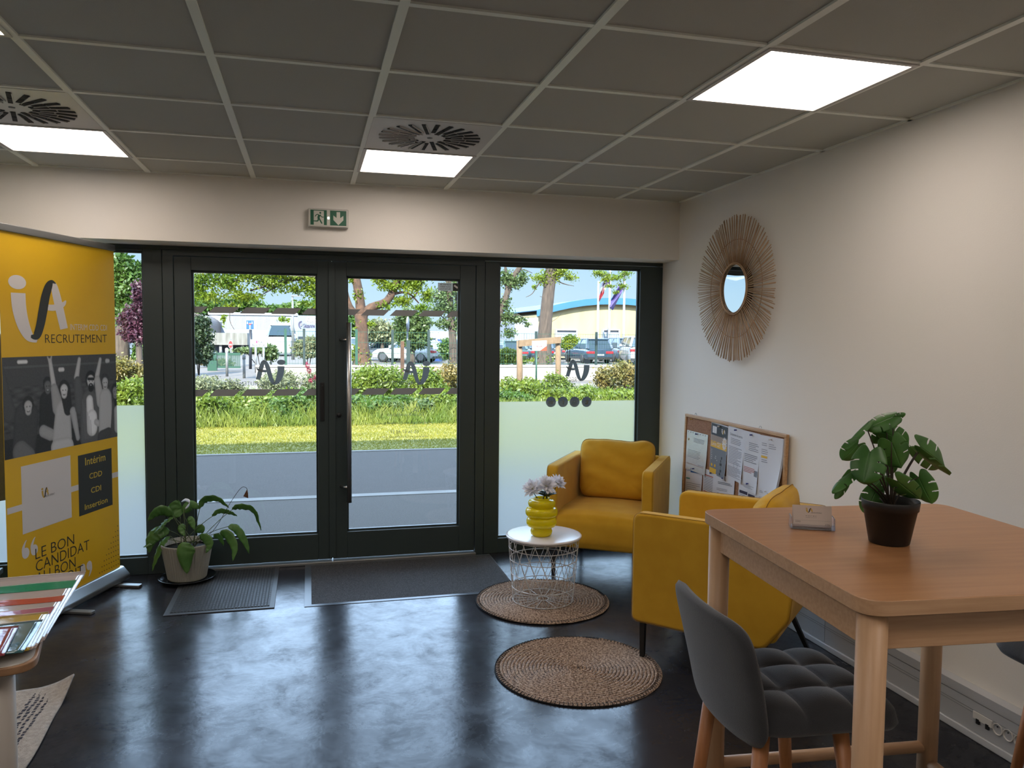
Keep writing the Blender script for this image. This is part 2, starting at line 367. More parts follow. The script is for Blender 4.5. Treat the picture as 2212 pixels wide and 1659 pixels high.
# round social badges
M_badge = filmmat('badge_film', (90, 98, 104), .2); M_badge2 = filmmat('badge_symbol', (136, 140, 128), .3)
for k, cx in enumerate((1190, 1216, 1241, 1267)):
    c = gl(cx, 868); mb = MB(); r = .0385
    ellipse(mb, c[0], c[1], r, r, lambda x, z: gfn(x, z, .0012), M_badge, 36)
    g2 = lambda x, z: gfn(x, z, .0016); s = .018
    if k == 0: put_text(mb, 'in', g2, c[0]-s, c[1]-s*.9, c[0]+s, c[1]+s, M_badge2, .02, True)
    if k == 1: put_text(mb, 'f', g2, c[0]-s*.55, c[1]-s*1.1, c[0]+s*.55, c[1]+s*1.1, M_badge2, .02, True)
    if k == 3: put_text(mb, 't', g2, c[0]-s*.6, c[1]-s*1.1, c[0]+s*.9, c[1]+s*1.1, M_badge2, .03, True)
    if k == 2:
        q = [(c[0]+a*s, c[1]+b*s, .004) for a, b in ((-1, -.7), (-1, .7), (-.7, 1), (.7, 1), (1, .7), (1, -.7), (.7, -1), (-.7, -1), (-1, -.7))]
        stroke(mb, q, lambda x, z: g2(x, z), M_badge2, 1)
        stroke(mb, [(c[0]+.009*math.cos(a*PI/8), c[1]+.009*math.sin(a*PI/8), .004) for a in range(17)], lambda x, z: g2(x, z), M_badge2, 1)
    mb.build('social_badge', M_badge, w2)
# camera warning sticker
a = gl(946, 628); b = gl(992, 612); mb = MB(); ww = b[0]-a[0]; hh = b[1]-a[1]
M_skb = mat('pale_blue_sticker', (196, 218, 228), 0.5)
poly(mb, [(a[0], a[1]), (b[0], a[1]), (b[0], b[1]), (a[0], b[1])], lambda x, z: gfn(x, z), M_skb)
poly(mb, [(a[0]+ww*.70, a[1]), (b[0], a[1]), (b[0], b[1]), (a[0]+ww*.70, b[1])], lambda x, z: gfn(x, z, .0003), M_ink)
for i, s in enumerate(('ESPACE', 'SOUS VIDEO', 'PROTECTION')): put_text(mb, s, lambda x, z: gfn(x, z, .0003), a[0]+ww*.1, a[1]+hh*(.70-.28*i), a[0]+ww*.6, a[1]+hh*(.88-.28*i), M_ink, .01, True)
poly(mb, [(a[0]+ww*.74, a[1]+hh*.62), (a[0]+ww*.78, a[1]+hh*.82), (a[0]+ww*.95, a[1]+hh*.5), (a[0]+ww*.91, a[1]+hh*.3)], lambda x, z: gfn(x, z, .0006), M_white)
mb.build('warning_sticker', M_skb, d2)
# frosted film
def frost_mat():
    m = bpy.data.materials.new('frosted_film'); m.use_nodes = True; n = m.node_tree; n.nodes.clear(); o = n.nodes.new('ShaderNodeOutputMaterial')
    t = n.nodes.new('ShaderNodeBsdfTranslucent'); t.inputs[0].default_value = (.93, .96, .93, 1)
    r = n.nodes.new('ShaderNodeBsdfRefraction'); r.inputs['IOR'].default_value = 1.3; r.inputs['Roughness'].default_value = .55; r.inputs[0].default_value = (.98, 1, .97, 1)
    d = n.nodes.new('ShaderNodeBsdfDiffuse'); d.inputs[0].default_value = (.75, .8, .75, 1)
    m1 = n.nodes.new('ShaderNodeMixShader'); m1.inputs[0].default_value = .22; m2 = n.nodes.new('ShaderNodeMixShader'); m2.inputs[0].default_value = .12
    n.links.new(r.outputs[0], m1.inputs[1]); n.links.new(t.outputs[0], m1.inputs[2]); n.links.new(m1.outputs[0], m2.inputs[1]); n.links.new(d.outputs[0], m2.inputs[2]); n.links.new(m2.outputs[0], o.inputs[0])
    return m
M_frost = frost_mat()
for root, xa, xb, zb, zt in ((w1, -2.398, -1.02, .115, 1.098), (w2, 1.312, 2.383, .109, 1.093), (w3, -4.448, -2.702, .115, 1.098)):
    MB().add([(xa, YG+.034, zb), (xb, YG+.034, zb), (xb, YG+.034, zt), (xa, YG+.034, zt)], [(0, 1, 2, 3)]).build('frosted_film', M_frost, root)
# handle bar, lock
hx = .258
mb = MB(); mb.tube([(hx, YG-.075, .43), (hx, YG-.075, 1.645)], .016, 16)
mb.build('handle_bar', M_chrome, d2)
mb = MB()
for z in (.53, 1.53): mb.tube([(hx, YG-.075, z), (hx-.055, YG-.002, z)], .009, 10)
mb.build('handle_bracket', M_chrome, d2)
mb = MB(); mb.box(.072, .098, YG-.008, YG+.001, .98, 1.24); mb.box(.078, .092, YG-.02, YG-.004, 1.19, 1.22); mb.build('lock_plate', M_darkmetal, d1, bevel=.002)
mb = MB(); mb.tube([(.195, YG-.012, 1.02), (.195, YG+.002, 1.02)], .016, 14); mb.build('lock_cylinder', M_darkmetal, d2)

# ------------------------------------------------------------------ wall trunking and skirting (right wall)
M_trunk = mat('white_trunking', (188, 190, 192), 0.4)
t = sstruct('baseboard_right')
mb = MB(); mb.box(XR-.048, XR, YF, 5.40, .032, .150); mb.box(XR-.042, XR, YF, 5.40, .150, .156); mb.box(XR-.05, XR, YF, 5.40, .156, .192)
mb.box(XR-.0488, XR-.04, YF, 5.40, .115, .1165, mat('seam', (120, 122, 124), .6)); mb.box(XR-.0488, XR-.04, YF, 5.40, .105, .1062, MATS['seam'])
for y in (3.35, 1.35, -.65): mb.box(XR-.049, XR-.04, y, y+.0015, .034, .15, MATS['seam'])
mb.build('trunking_cover', M_trunk, t)
MB().box(XR-.056, XR, YF, 5.40, 0, .03).build('skirting_strip', mat('skirting_white', (208, 210, 212), .4), t, bevel=.004)
def wallsock(px, py):
    p = atX(px, py, XR-.05); return p.y, p.z
M_sock = mat('socket_white', (222, 220, 214), .35)
for k, q in enumerate(((2155, 1571), (2178, 1583.5), (2202, 1597))):
    y, z = wallsock(*q); z = .094
    e = thing('power_socket', ['round white power socket in the wall trunking, leftmost of the three', 'round white power socket in the wall trunking, middle of the three', 'round white power socket in the wall trunking, nearest the right edge of the photo'][k], 'socket', (XR-.049, y, z), 0, 'power sockets in the trunking')
    R = Matrix.Rotation(-PI/2, 4, 'Y')
    MB().lathe([(.0, -.010), (.017, -.010), (.019, .003), (.0225, .003), (.0225, -.002)], 28, M=R).build('socket_face', M_sock, e)
    mb = MB()
    for dy in (-.008, .008): mb.tube([(.012, dy, -.002), (.0085, dy, -.002)], .0026, 8)
    mb.tube([(.0, 0, .010), (-.004, 0, .010)], .002, 8); mb.build('pin_hole', M_black, e)
y, z = wallsock(2122, 1580)
e = thing('network_outlet', 'white double network outlet with two black ports left of the three sockets', 'socket', (XR-.05, y, .088))
MB().box(-.004, .002, -.045, .045, -.002, .028).build('cover_plate', M_sock, e, bevel=.002)
for y_ in (-.030, .014): MB().box(-.005, .001, y_, y_+.014, -.016, .004).build('port', M_black, e)

# ------------------------------------------------------------------ exit sign
e = thing('exit_sign', 'green and white emergency exit sign with running figure and down arrow above the door', 'exit sign', (.123, YB, 2.296))
mb = MB(); mb.box(-.124, .124, -.04, 0, -.058, .058); mb.build('housing', mat('sign_housing', (190, 188, 180), .4), e, bevel=.006)
mb = MB(); Mg = mat('sign_green', (28, 92, 66), .45); Mw = mat('sign_white', (196, 196, 184), .5)
ef = lambda l: (lambda x, z: (x, -.0405-l, z))
poly(mb, [(-.110, -.045), (.110, -.045), (.110, .048), (-.110, .048)], ef(0), Mg)
poly(mb, [(-.010, -.045), (.010, -.045), (.010, .048), (-.010, .048)], ef(.0004), Mw)
poly(mb, [(-.090, -.045), (-.028, -.045), (-.028, .043), (-.090, .043)], ef(.0004), Mw)
poly(mb, [(.050, .040), (.072, .040), (.072, .003), (.092, .018), (.092, -.010), (.061, -.042), (.030, -.010), (.030, .018), (.050, .003)], ef(.0004), Mw)
g = ef(.0008)
ellipse(mb, -.050, .030, .006, .006, g, Mg, 16)
stroke(mb, [(-.056, .018, .014), (-.060, .004, .014), (-.062, -.004, .012)], g, Mg)
stroke(mb, [(-.060, .020, .006), (-.073, .018, .005), (-.082, .006, .005)], g, Mg)
stroke(mb, [(-.052, .019, .006), (-.042, .006, .005), (-.029, .005, .005)], g, Mg)
stroke(mb, [(-.058, -.002, .008), (-.050, -.018, .008), (-.040, -.036, .008)], g, Mg)
stroke(mb, [(-.062, -.002, .009), (-.066, -.020, .008), (-.094, -.021, .005)], g, Mg)
mb.build('pictogram', Mg, e)
MB().box(-.005, .005, -.043, -.040, -.006, .006).build('status_light', mat('led_on', (255, 255, 255), .4, emit=(.9, 1, .95, 4)), e)
MB().box(-.112, .112, -.046, -.03, -.056, -.047).build('lower_lip', MATS['sign_housing'], e, bevel=.002)

# ------------------------------------------------------------------ mats and rugs
def mat_material(name, c1, c2, sx, sy):
    m = mat(name, c1, .8, var=(1, c2, (sx, sy, 1)), bump=(1, .5, (sx, sy, 1))); return m
e = thing('door_mat', 'small ribbed dark grey rubber mat under the peace lily pot', 'door mat', (-.49, 5.0, 0))
Mr = mat('rubber_border', (54, 57, 60), .55); Mr2 = mat('rubber_ribs', (38, 42, 46), .75, bump=(300, .3))
MB().box(-.30, .29, -.42, .405, 0, .005).build('border', Mr, e, bevel=.002)
mb = MB(); mb.box(-.27, .26, -.39, .38, .004, .0065, Mr2)
for i in range(30):
    x = -.265+i*.0178
    for j in range(44): mb.box(x, x+.010, -.385+j*.0174, -.385+j*.0174+.011, .0065, .0092, Mr)
mb.build('ribbed_field', Mr2, e)
e = thing('entrance_mat', 'large charcoal entrance mat laid in front of the double door', 'door mat', (.605, 4.98, 0))
MB().box(-.64, .64, -.42, .425, 0, .0025).build('vinyl_border', mat('vinyl_border', (60, 68, 76), .35), e, bevel=.001)
M_carp = mat('coil_carpet', (38, 38, 41), .95, var=(420, (104, 104, 106), (1, 1, 1), (.45, .62)), bump=(350, 1.0))
def carpetz(u, v): return (-.60+1.235*u, -.385+.78*v, .0034+.0012*mnoise.noise(Vector((u*220, v*140, 0))))
mb = MB(); mb.grid(carpetz, 200, 130, smooth=False); mb.box(-.60, .635, -.385, .395, .002, .0028); mb.build('coil_carpet', M_carp, e)

M_jute = mat('braided_jute', (196, 170, 146), .8, var=(110, (98, 74, 58), (1, 1, 1), (.35, .65)), bump=(200, .7))
M_stitch = mat('black_stitching', (16, 15, 15), .8)
def jute_rug(cx, cy, R, lab, rz):
    e = thing('jute_rug', lab, 'rug', (cx, cy, .0047 if rz == 0 else 0), rz, 'round braided jute rugs')
    turns = 22; w = R/turns; N = turns*100; v = []; f = []
    for i in range(N):
        a = 2*PI*i/100; r = w*(i/100)+w*.25
        ph = (i % 4); tw = .0032*(1 if i % 2 else -.6)
        for k, (dr, dz) in enumerate(((-.5, .003), (-.28, .008), (0, .0095), (.28, .008), (.5, .003))):
            z = dz+(tw*.55*math.cos((k-2)*.8+i*1.9))*(.6 if k in (0, 4) else 1); rr = r+dr*w
            v.append((rr*math.cos(a), rr*math.sin(a), z))
    for i in range(N-1):
        for k in range(4): f.append((i*5+k, i*5+k+1, i*5+k+6, i*5+k+5))
    mb = MB(); mb.add(v, f, None, None, False); mb.build('braid', M_jute, e)
    MB().lathe([(0, .0002), (R-.004, .0002), (R+.004, .002), (R+.003, .004), (0, .0045)], 90).build('backing', M_stitch, e)
    mb = MB(); n = int(2*PI*R/.019)
    for k in range(n):
        a = 2*PI*k/n; c, s_ = math.cos(a), math.sin(a); c2, s2 = math.cos(a+.012), math.sin(a+.012)
        mb.tube([((R-.018)*c, (R-.018)*s_, .009), ((R-.008)*c2, (R-.008)*s2, .0135), ((R+.002)*c2, (R+.002)*s2, .010), ((R+.005)*c, (R+.005)*s_, .003)], .0017, 4, smooth=False)
    mb.tube([((R+.003)*math.cos(2*PI*k/80), (R+.003)*math.sin(2*PI*k/80), .004) for k in range(80)], .0032, 6, closed=True)
    mb.build('blanket_stitch', M_stitch, e)
jute_rug(1.325, 4.355, .385, 'round braided jute rug under the white wire basket table', 0)
jute_rug(1.215, 3.405, .385, 'round braided jute rug nearest the camera, under a leg of the front armchair', 1)
jute_rug(2.215, 4.10, .385, 'round jute rug almost hidden behind the front armchair', 2)

# striped woven rug at the lower left
M_rugw = mat('woven_cotton', (182, 172, 160), .95, var=(60, (160, 150, 138)), bump=(260, .6))
M_rugb = mat('woven_dark_yarn', (44, 44, 54), .95)
e = thing('woven_rug', 'off-white woven rug with dark dashed stripes and a curled corner', 'rug', (0, 0, 0))
def rugz(x, y):
    d = max(0, (x+1.16)/.13)*max(0, (y-3.55)/.18); return .006+.045*min(d, 1.2)**1.5+.002*math.sin(x*21+y*9)
mb = MB(); X0, X1, Y0, Y1 = -2.3, -1.0, 2.45, 3.73
mb.grid(lambda u, v: (X0+(X1-X0)*u-.012*math.sin(v*9), Y0+(Y1-Y0)*v+.010*math.sin(u*30), rugz(X0+(X1-X0)*u, Y0+(Y1-Y0)*v)), 60, 60)
mb.build('weave', M_rugw, e, solid=.007)
mb = MB(); rr = random.Random(3)
for (xs, k) in ((-1.075, 1), (-1.098, 1), (-1.121, 1), (-1.144, 1), (-1.230, 1), (-1.32, 1), (-1.343, 1), (-1.366, 1), (-1.389, 1), (-1.48, 1), (-1.57, 1), (-1.593, 1), (-1.616, 1)):
    y = Y0+.03
    while y < Y1-.05:
        L = rr.uniform(.010, .022); w = rr.uniform(.004, .007); x = xs+rr.uniform(-.004, .004); z = rugz(x, y)+.0042
        mb.add([(x-w, y, z), (x+w, y+.004, z), (x+w, y+L+.004, rugz(x, y+L)+.0042), (x-w, y+L, rugz(x, y+L)+.0042)], [(0, 1, 2, 3)]); y += L+rr.uniform(.004, .012)
mb.build('dashed_stripe', M_rugb, e)

# ------------------------------------------------------------------ yellow armchairs
M_yel = mat('mustard_fabric', (208, 162, 48), .95, var=(9, (200, 153, 42)), bump=(900, .25), sheen=.15, spec=.15)
M_pip = mat('dark_piping', (150, 108, 26), .9)
def prism_yz(mb, prof, x0, x1, m=None):
    n = len(prof); v = [(x0, y, z) for y, z in prof]+[(x1, y, z) for y, z in prof]
    f = [tuple(range(n)), tuple(range(n, 2*n))[::-1]]+[(i+n, (i+1) % n+n, (i+1) % n, i) for i in range(n)]
    mb.add(v, f, m)
def rounded(poly_, radii, n=5):
    out = []; N = len(poly_)
    for i in range(N):
        p = Vector(poly_[i]); a = Vector(poly_[i-1]); b = Vector(poly_[(i+1) % N]); r = radii[i] if isinstance(radii, (list, tuple)) else radii
        u = (a-p).normalized(); w = (b-p).normalized(); ang = u.angle(w); d = min(r/math.tan(ang/2), (a-p).length*.49, (b-p).length*.49)
        s0, s1 = p+u*d, p+w*d
        for k in range(n+1):
            t = k/n; out.append(tuple((1-t)**2*s0+2*t*(1-t)*p+t*t*s1))
    return out
def armchair(lab, loc, rz, lift=(0, 0, 0, 0)):
    e = thing('armchair', lab, 'armchair', loc, rz, 'mustard yellow armchairs')
    prof = rounded([(0, .195), (.63, .185), (.735, .33), (.775, .725), (0, .725)], [.035, .07, .10, .045, .05])
    for sx in (-1, 1):
        mb = MB(); x0, x1 = (.275, .35) if sx > 0 else (-.35, -.275)
        prism_yz(mb, prof, x0, x1); p = mb.build('side_panel', M_yel, e, bevel=.016, seg=3)
        pp = MB(); xe = .350*sx
        pts = [(xe-sx*.006, y, z) for y, z in prof]; pp.tube(pts, .0013, 5, closed=True)
        pp.build('piping', M_pip, p)
    mb = MB(); prism_yz(mb, rounded([(.60, .19), (.665, .19), (.79, .72), (.715, .72)], [.02, .04, .03, .03]), -.272, .272); mb.build('backrest', M_yel, e, bevel=.012)
    # seat: crowned cushion block with a rounded front
    def seat(u, v):
        # u across, v along profile
        pr = [(.60, .20), (.02, .195), (.004, .24), (.004, .36), (.018, .405), (.07, .428), (.2, .437), (.45, .43), (.66, .425)]
        t = v*(len(pr)-1); i = min(int(t), len(pr)-2); f_ = t-i; y = pr[i][0]*(1-f_)+pr[i+1][0]*f_; z = pr[i][1]*(1-f_)+pr[i+1][1]*f_
        x = -.276+.552*u; cr = (1-(2*u-1)**2); b = max(0, min(1, (z-.36)/.05)); return (x, y-.006*cr*(1-b), z+.016*(cr-.4)*b)
    mb = MB(); mb.grid(seat, 24, 32); mb.build('seat', M_yel, e)
    # loose back cushion
    def cush(side):
        def fn(u, v):
            a, b = 2*u-1, 2*v-1; ed = (1-abs(a)**3.2)*(1-abs(b)**3.2); th = .088*max(ed, 0)**.45; m_ = max(abs(a), abs(b), 1e-6); q_ = m_/((abs(a)**9+abs(b)**9)**(1/9)) if m_ > 1e-5 else 1; a *= q_; b *= q_
            wr = .008*math.sin(b*9+a*2.2+1.3*math.sin(a*3))*max(0, 1-abs(b))*(1 if side > 0 else .2)+.004*mnoise.noise(Vector((a*3, b*5, rz)))
            px = a*(.262+.008*b)*(1-.03*abs(b)**4); pz = b*.205*(1-.02*abs(a)**4)+.012*a*a*(b > 0)-.012*mnoise.noise(Vector((a*2.3, 0, rz)))*(b > .5)
            y = -side*(th+wr*min(1, ed*3))
            return (px, y, pz)
        return fn
    R = Matrix.Translation((0, .560, .632)) @ Matrix.Rotation(math.radians(-14), 4, 'X')
    mb = MB(); mb.grid(cush(1), 44, 36, M=R); mb.grid(cush(-1), 44, 36, M=R); c = mb.build('back_cushion', M_yel, e, weld=True)
    pp = MB(); ring = [cush(1)(*q) for q in [(k/24, 1) for k in range(25)]+[(1, 1-k/18) for k in range(1, 19)]+[(1-k/24, 0) for k in range(1, 25)]+[(0, k/18) for k in range(1, 18)]]
    pp.tube([(x*1.004, y, z*1.006) for x, y, z in ring], .0020, 5, closed=True, M=R); pp.build('piping', M_pip, c)
    for k, (x, y, ox, oy) in enumerate(((-.305, .045, 0, 0), (.305, .045, 0, 0), (-.26, .60, -.015, .095), (.26, .60, .015, .095))):
        a, b = .014, .011; z0 = lift[k]; v = [(x-a, y-a, .20), (x+a, y-a, .20), (x+a, y+a, .20), (x-a, y+a, .20), (x+ox-b, y+oy-b, z0), (x+ox+b, y+oy-b, z0), (x+ox+b, y+oy+b, z0), (x+ox-b, y+oy+b, z0)]
        MB().add(v, [(0, 1, 2, 3), (7, 6, 5, 4), (0, 4, 5, 1), (1, 5, 6, 2), (2, 6, 7, 3), (3, 7, 4, 0)]).build('leg', M_darkmetal, e, bevel=.002)
    return e
A1 = armchair('mustard armchair with a loose back cushion standing in front of the frosted window', (1.785, 4.655, 0), math.radians(-33.8))
A2 = armchair('mustard armchair seen from its side, between the high table and the jute rug', (1.755, 3.69, 0), math.radians(-136.6), lift=(.012, .012, 0, 0))

# ------------------------------------------------------------------ wire basket table, vase, flowers
M_wire = mat('white_wire', (206, 202, 198), .4)
M_topw = mat('white_lacquer', (222, 220, 222), .22)
TX, TY = 1.33, 4.35; ZB = .0150
e = thing('wire_side_table', 'round white side table with a wire basket base, on a jute rug', 'side table', (TX, TY, 0))
MB().lathe([(0, .388), (.214, .388), (.221, .392), (.223, .400), (.220, .404), (.210, .4055), (0, .4055)], 72).build('table_top', M_topw, e)
mb = MB(); RT_, RB_ = .208, .178
def rw(z): return RB_+(RT_-RB_)*(z-ZB)/(.385-ZB)
for z in (.0175, .098, .180, .262, .33, .382):
    mb.tube([(rw(z)*math.cos(2*PI*k/56), rw(z)*math.sin(2*PI*k/56), z) for k in range(56)], .0022, 6, closed=True)
n = 18
for k in range(n):
    for s_ in (-1, 1):
        pts = []
        for i in range(9):
            z = .016+(.384-.016)*i/8; a = 2*PI*(k+s_*i*.26)/n; pts.append((rw(z)*math.cos(a), rw(z)*math.sin(a), z))
        mb.tube(pts, .0017, 5)
mb.build('wire_basket', M_wire, e)
mb = MB()
for k in range(18):
    a = 2*PI*k/18; mb.tube([(.034*math.cos(a), .034*math.sin(a), .017), (.178*math.cos(a), .178*math.sin(a), .017)], .0018, 5)
for r in (.034,): mb.tube([(r*math.cos(2*PI*k/24), r*math.sin(2*PI*k/24), .0175) for k in range(24)], .0024, 6, closed=True)
mb.build('wire_floor', M_wire, e)
M_vase = filmmat('yellow_glass', (240, 222, 30), .38); MATS['yellow_glass'].node_tree.nodes['Principled BSDF'].inputs['Roughness'].default_value = .06
VX, VY, VZ = 1.305, 4.315, .4056
prof = [(0, .002), (.045, 0), (.060, .010), (.064, .028), (.058, .046), (.052, .052)]
def ring(zc, h, r, rn): return [(rn+(r-rn)*math.sin(PI*k/12)**.55, zc-h/2*math.cos(PI*k/12)) for k in range(1, 13)]
prof += ring(.083, .060, .088, .055)+ring(.140, .056, .094, .056)+ring(.190, .046, .079, .046)+[(.044, .216), (.048, .222), (.044, .2235), (.040, .216), (.042, .17), (0, .165)]
e = thing('bubble_vase', 'yellow glass vase of stacked bulging rings on the white side table', 'vase', (VX, VY, VZ))
MB().lathe(prof, 64).build('vase_body', M_vase, e)
M_pet = leafmat('white_petal', (250, 250, 252), (240, 240, 246), 20, .4, .6); M_dg = leafmat('dark_flower_leaf', (30, 52, 34), (22, 40, 28), 30, .15)
def blade(mb, base, dirv, L, w, up, droop=0.0, cup=.2, m=None, n=6, tip=1.0, wide=.45, fold=0.0):
    """a leaf or petal blade from base along dirv"""
    base = Vector(base); t = Vector(dirv).normalized(); s_ = t.cross(Vector(up)).normalized(); nn = s_.cross(t).normalized(); v = []
    for i in range(n+1):
        u = i/n; ww = w*.5*max(.02, math.sin(PI*min(1, u**(math.log(.5)/math.log(wide))*1.0))**.8 if 0 < u < 1 else .02)
        c = base+t*(L*u)-nn*(droop*L*u*u)
        for k in (-1, -.5, 0, .5, 1): v.append(c+s_*(ww*k)+nn*(cup*ww*(k*k))+nn*(fold*ww*abs(k)))
    f = [(i*5+k, i*5+k+1, i*5+k+6, i*5+k+5) for i in range(n) for k in range(4)]
    mb.add(v, f, m, None, True)
def chrysanth(c, ax, R, lab, seed):
    rr = random.Random(seed); e = thing('chrysanthemum', lab, 'flower', c, 0, 'white flowers in the yellow vase')
    ax = Vector(ax).normalized(); a = ax.orthogonal().normalized(); b = ax.cross(a)
    mb = MB()
    for ringi, (n_, el, L) in enumerate(((13, .15, 1.0), (11, .55, .92), (8, 1.0, .75), (5, 1.35, .5))):
        for k in range(n_):
            g = 2*PI*(k+ringi*.4+rr.uniform(-.15, .15))/n_; d = (a*math.cos(g)+b*math.sin(g))*math.cos(el)+ax*math.sin(el+rr.uniform(-.1, .1))
            blade(mb, ax*(.003*ringi), d, R*L*rr.uniform(1.0, 1.35), R*.42, ax, droop=-.1+rr.uniform(-.15, .2), cup=.4, wide=.6)
    mb.build('petals', M_pet, e, solid=.0008)
    mb = MB(); mb.tube([Vector((0, 0, 0)), -ax*.02+Vector((0, 0, -.02)), Vector((VX-c[0], VY-c[1], VZ+.18-c[2]))], .0025, 6); mb.build('stem', M_dg, e)
    mb = MB(); mb.lathe([(0, 0), (.008, .004), (.006, .012), (0, .014)], 12, M=ax.to_track_quat('Z', 'Y').to_matrix().to_4x4()); mb.build('flower_centre', mat('pale_flower_centre', (196, 194, 120), .7), e)
def vz(px, py, dy=0): return tuple(atY(px, py, VY+dy))
chrysanth(vz(1151, 1056), (-.55, -.5, .5), .052, 'white chrysanthemum leaning left out of the yellow vase', 1)
chrysanth(vz(1180, 1050, -.02), (0, -.72, .6), .056, 'white chrysanthemum in the middle of the yellow vase', 2)
chrysanth(vz(1203, 1045, .02), (.5, -.4, .75), .050, 'white chrysanthemum rising highest on the right of the yellow vase', 3)
e = thing('foliage_sprig', 'dark green leaves at the mouth of the yellow vase', 'leaves', vz(1180, 1068))
mb = MB()
for g in range(9):
    a = 2*PI*g/9; blade(mb, (.01*math.cos(a), .01*math.sin(a), -.012), (math.cos(a), math.sin(a), .55+.2*(g % 2)), .062, .036, (0, 0, 1), droop=.15, cup=.3)
mb.build('leaves', M_dg, e, solid=.0008)
MB().tube([(0, 0, 0), (.006, 0, -.04)], .004, 6).build('stem', M_dg, e)

# ------------------------------------------------------------------ high table
M_beech = mat('beech_wood', (196, 158, 122), .42, var=(6, (184, 146, 110), (1, 18, 18)), bump=(40, .04, (1, 20, 20)))
M_beechl = mat('beech_leg', (196, 160, 124), .42, var=(5, (184, 148, 112), (14, 14, .7)))
M_beecht = mat('beech_table_top', (176, 127, 84), .30, var=(3.5, (164, 116, 75), (1, 14, 1)), bump=(60, .03, (1, 18, 1)))
TR = -5.6
e = thing('high_table', 'light beech high table with rounded corners and thick round legs', 'table', (1.483, 1.645, 0), math.radians(TR))
HA, HB, ZT = .398, .413, 1.05
mb = MB(); mb.prism(rounded([(-HA, -HB), (HA, -HB), (HA, HB), (-HA, HB)], .055, 8), ZT-.032, ZT); mb.mi(M_beech); mb.m = [0 if k < 2 else mb.mats.index(M_beech) for k in range(len(mb.f))]; mb.build('table_top', M_beecht, e, bevel=.002)
mb = MB(); q, w, z0, z1 = .035, .022, ZT-.112, ZT-.033
for (x0, x1, y0, y1) in ((-HA+q, -HA+q+w, -HB+q, HB-q), (HA-q-w, HA-q, -HB+q, HB-q), (-HA+q+w, HA-q-w, -HB+q, -HB+q+w), (-HA+q+w, HA-q-w, HB-q-w, HB-q)): mb.box(x0, x1, y0, y1, z0, z1)
mb.build('apron', M_beech, e, bevel=.002)
lx, ly = HA-.044, HB-.044
for sx, sy in ((-1, -1), (1, -1), (-1, 1), (1, 1)):
    MB().tube([(sx*lx, sy*ly, 0), (sx*lx, sy*ly, ZT-.0325)], [.029, .030], 28).build('leg', M_beechl, e)
MB().tube([(-lx, ly, .29), (lx, ly, .29)], .018, 16).build('stretcher', M_beech, e)
for sx in (-1, 1): MB().tube([(sx*lx, -ly, .24), (sx*lx, ly, .24)], .018, 16).build('stretcher', M_beech, e)

# ------------------------------------------------------------------ grey padded bar stools
M_grey = mat('charcoal_velvet', (56, 58, 62), .92, var=(9, (50, 52, 56)), bump=(500, .25), sheen=.35)
def stool(lab, loc, rz):
    e = thing('bar_stool', lab, 'stool', loc, rz, 'charcoal padded bar stools')
    SW, SD = .200, .200; zt = .70
    def sq(a, b, n=6):
        m_ = max(abs(a), abs(b), 1e-6); q = m_/((abs(a)**n+abs(b)**n)**(1/n)) if m_ > 1e-5 else 1; return a*q, b*q, max(0, 1-m_**7)
    def top(u, v):
        a, b, ed = sq(2*u-1, 2*v-1); qx = abs(math.sin(PI*(a+1)*1.5)); qy = abs(math.sin(PI*(b+1)*1.5)); tuft = qx**.45*qy**.45
        return (a*SD+.012, b*SW, zt-.060+.036*ed**.4+.024*tuft*ed**.3-.014*max(a, 0)**2)
    def bot(u, v):
        a, b, ed = sq(2*u-1, 2*v-1); return (a*SD+.012, b*SW, zt-.060-.026*ed**.4-.014*max(a, 0)**2)
    mb = MB(); mb.grid(top, 54, 54); mb.grid(lambda u, v: bot(1-u, v), 54, 54); mb.build('seat', M_grey, e, weld=True)
    def back(side):
        def fn(u, v):
            a, c = 2*u-1, 2*v-1; m_ = max(abs(a), abs(c)); q = (m_/((abs(a)**7+abs(c)**7)**(1/7)) if m_ > 1e-6 else 1); th = .028*max(0, 1-m_**6)**.45; a *= q; c *= q; b = (c+1)/2
            hw = .206*(.93+.07*min(1, b*2)); zz = zt-.118+b*.322; yy = a*hw; xx = -SD+.010-.070*b**1.3+.030*a*a
            return (xx+side*th*(1 if side > 0 else .8), yy, zz)
        return fn
    mb = MB(); mb.grid(back(1), 40, 36); mb.grid(lambda u, v: back(-1)(1-u, v), 40, 36); mb.build('backrest', M_grey, e, weld=True)
    for sx, sy in ((-1, -1), (-1, 1), (1, -1), (1, 1)):
        MB().tube([(-.145 if sx < 0 else .06, sy*.135, zt-.080), (-.205 if sx < 0 else .135, sy*.185, 0)], [.020, .013], 18).build('leg', M_beech2, e)
    mb = MB(); rx, ry = .153, .170
    for (p, q_) in (((-.188, -ry), (.113, -ry)), ((-.188, ry), (.113, ry)), ((.113, -ry), (.113, ry))): mb.tube([(p[0], p[1], .20), (q_[0], q_[1], .20)], .009, 10)
    mb.build('footrest', M_beech2, e)
    return e
M_beech2 = mat('oiled_beech_leg', (176, 118, 72), .42, var=(8, (160, 104, 62), (12, 12, 1)))
stool('charcoal padded bar stool in full view, left of the high table', (1.205, 1.745, 0), math.radians(-4))
stool('charcoal padded bar stool cut by the right edge of the photo', (2.225, 1.72, 0), math.radians(176))

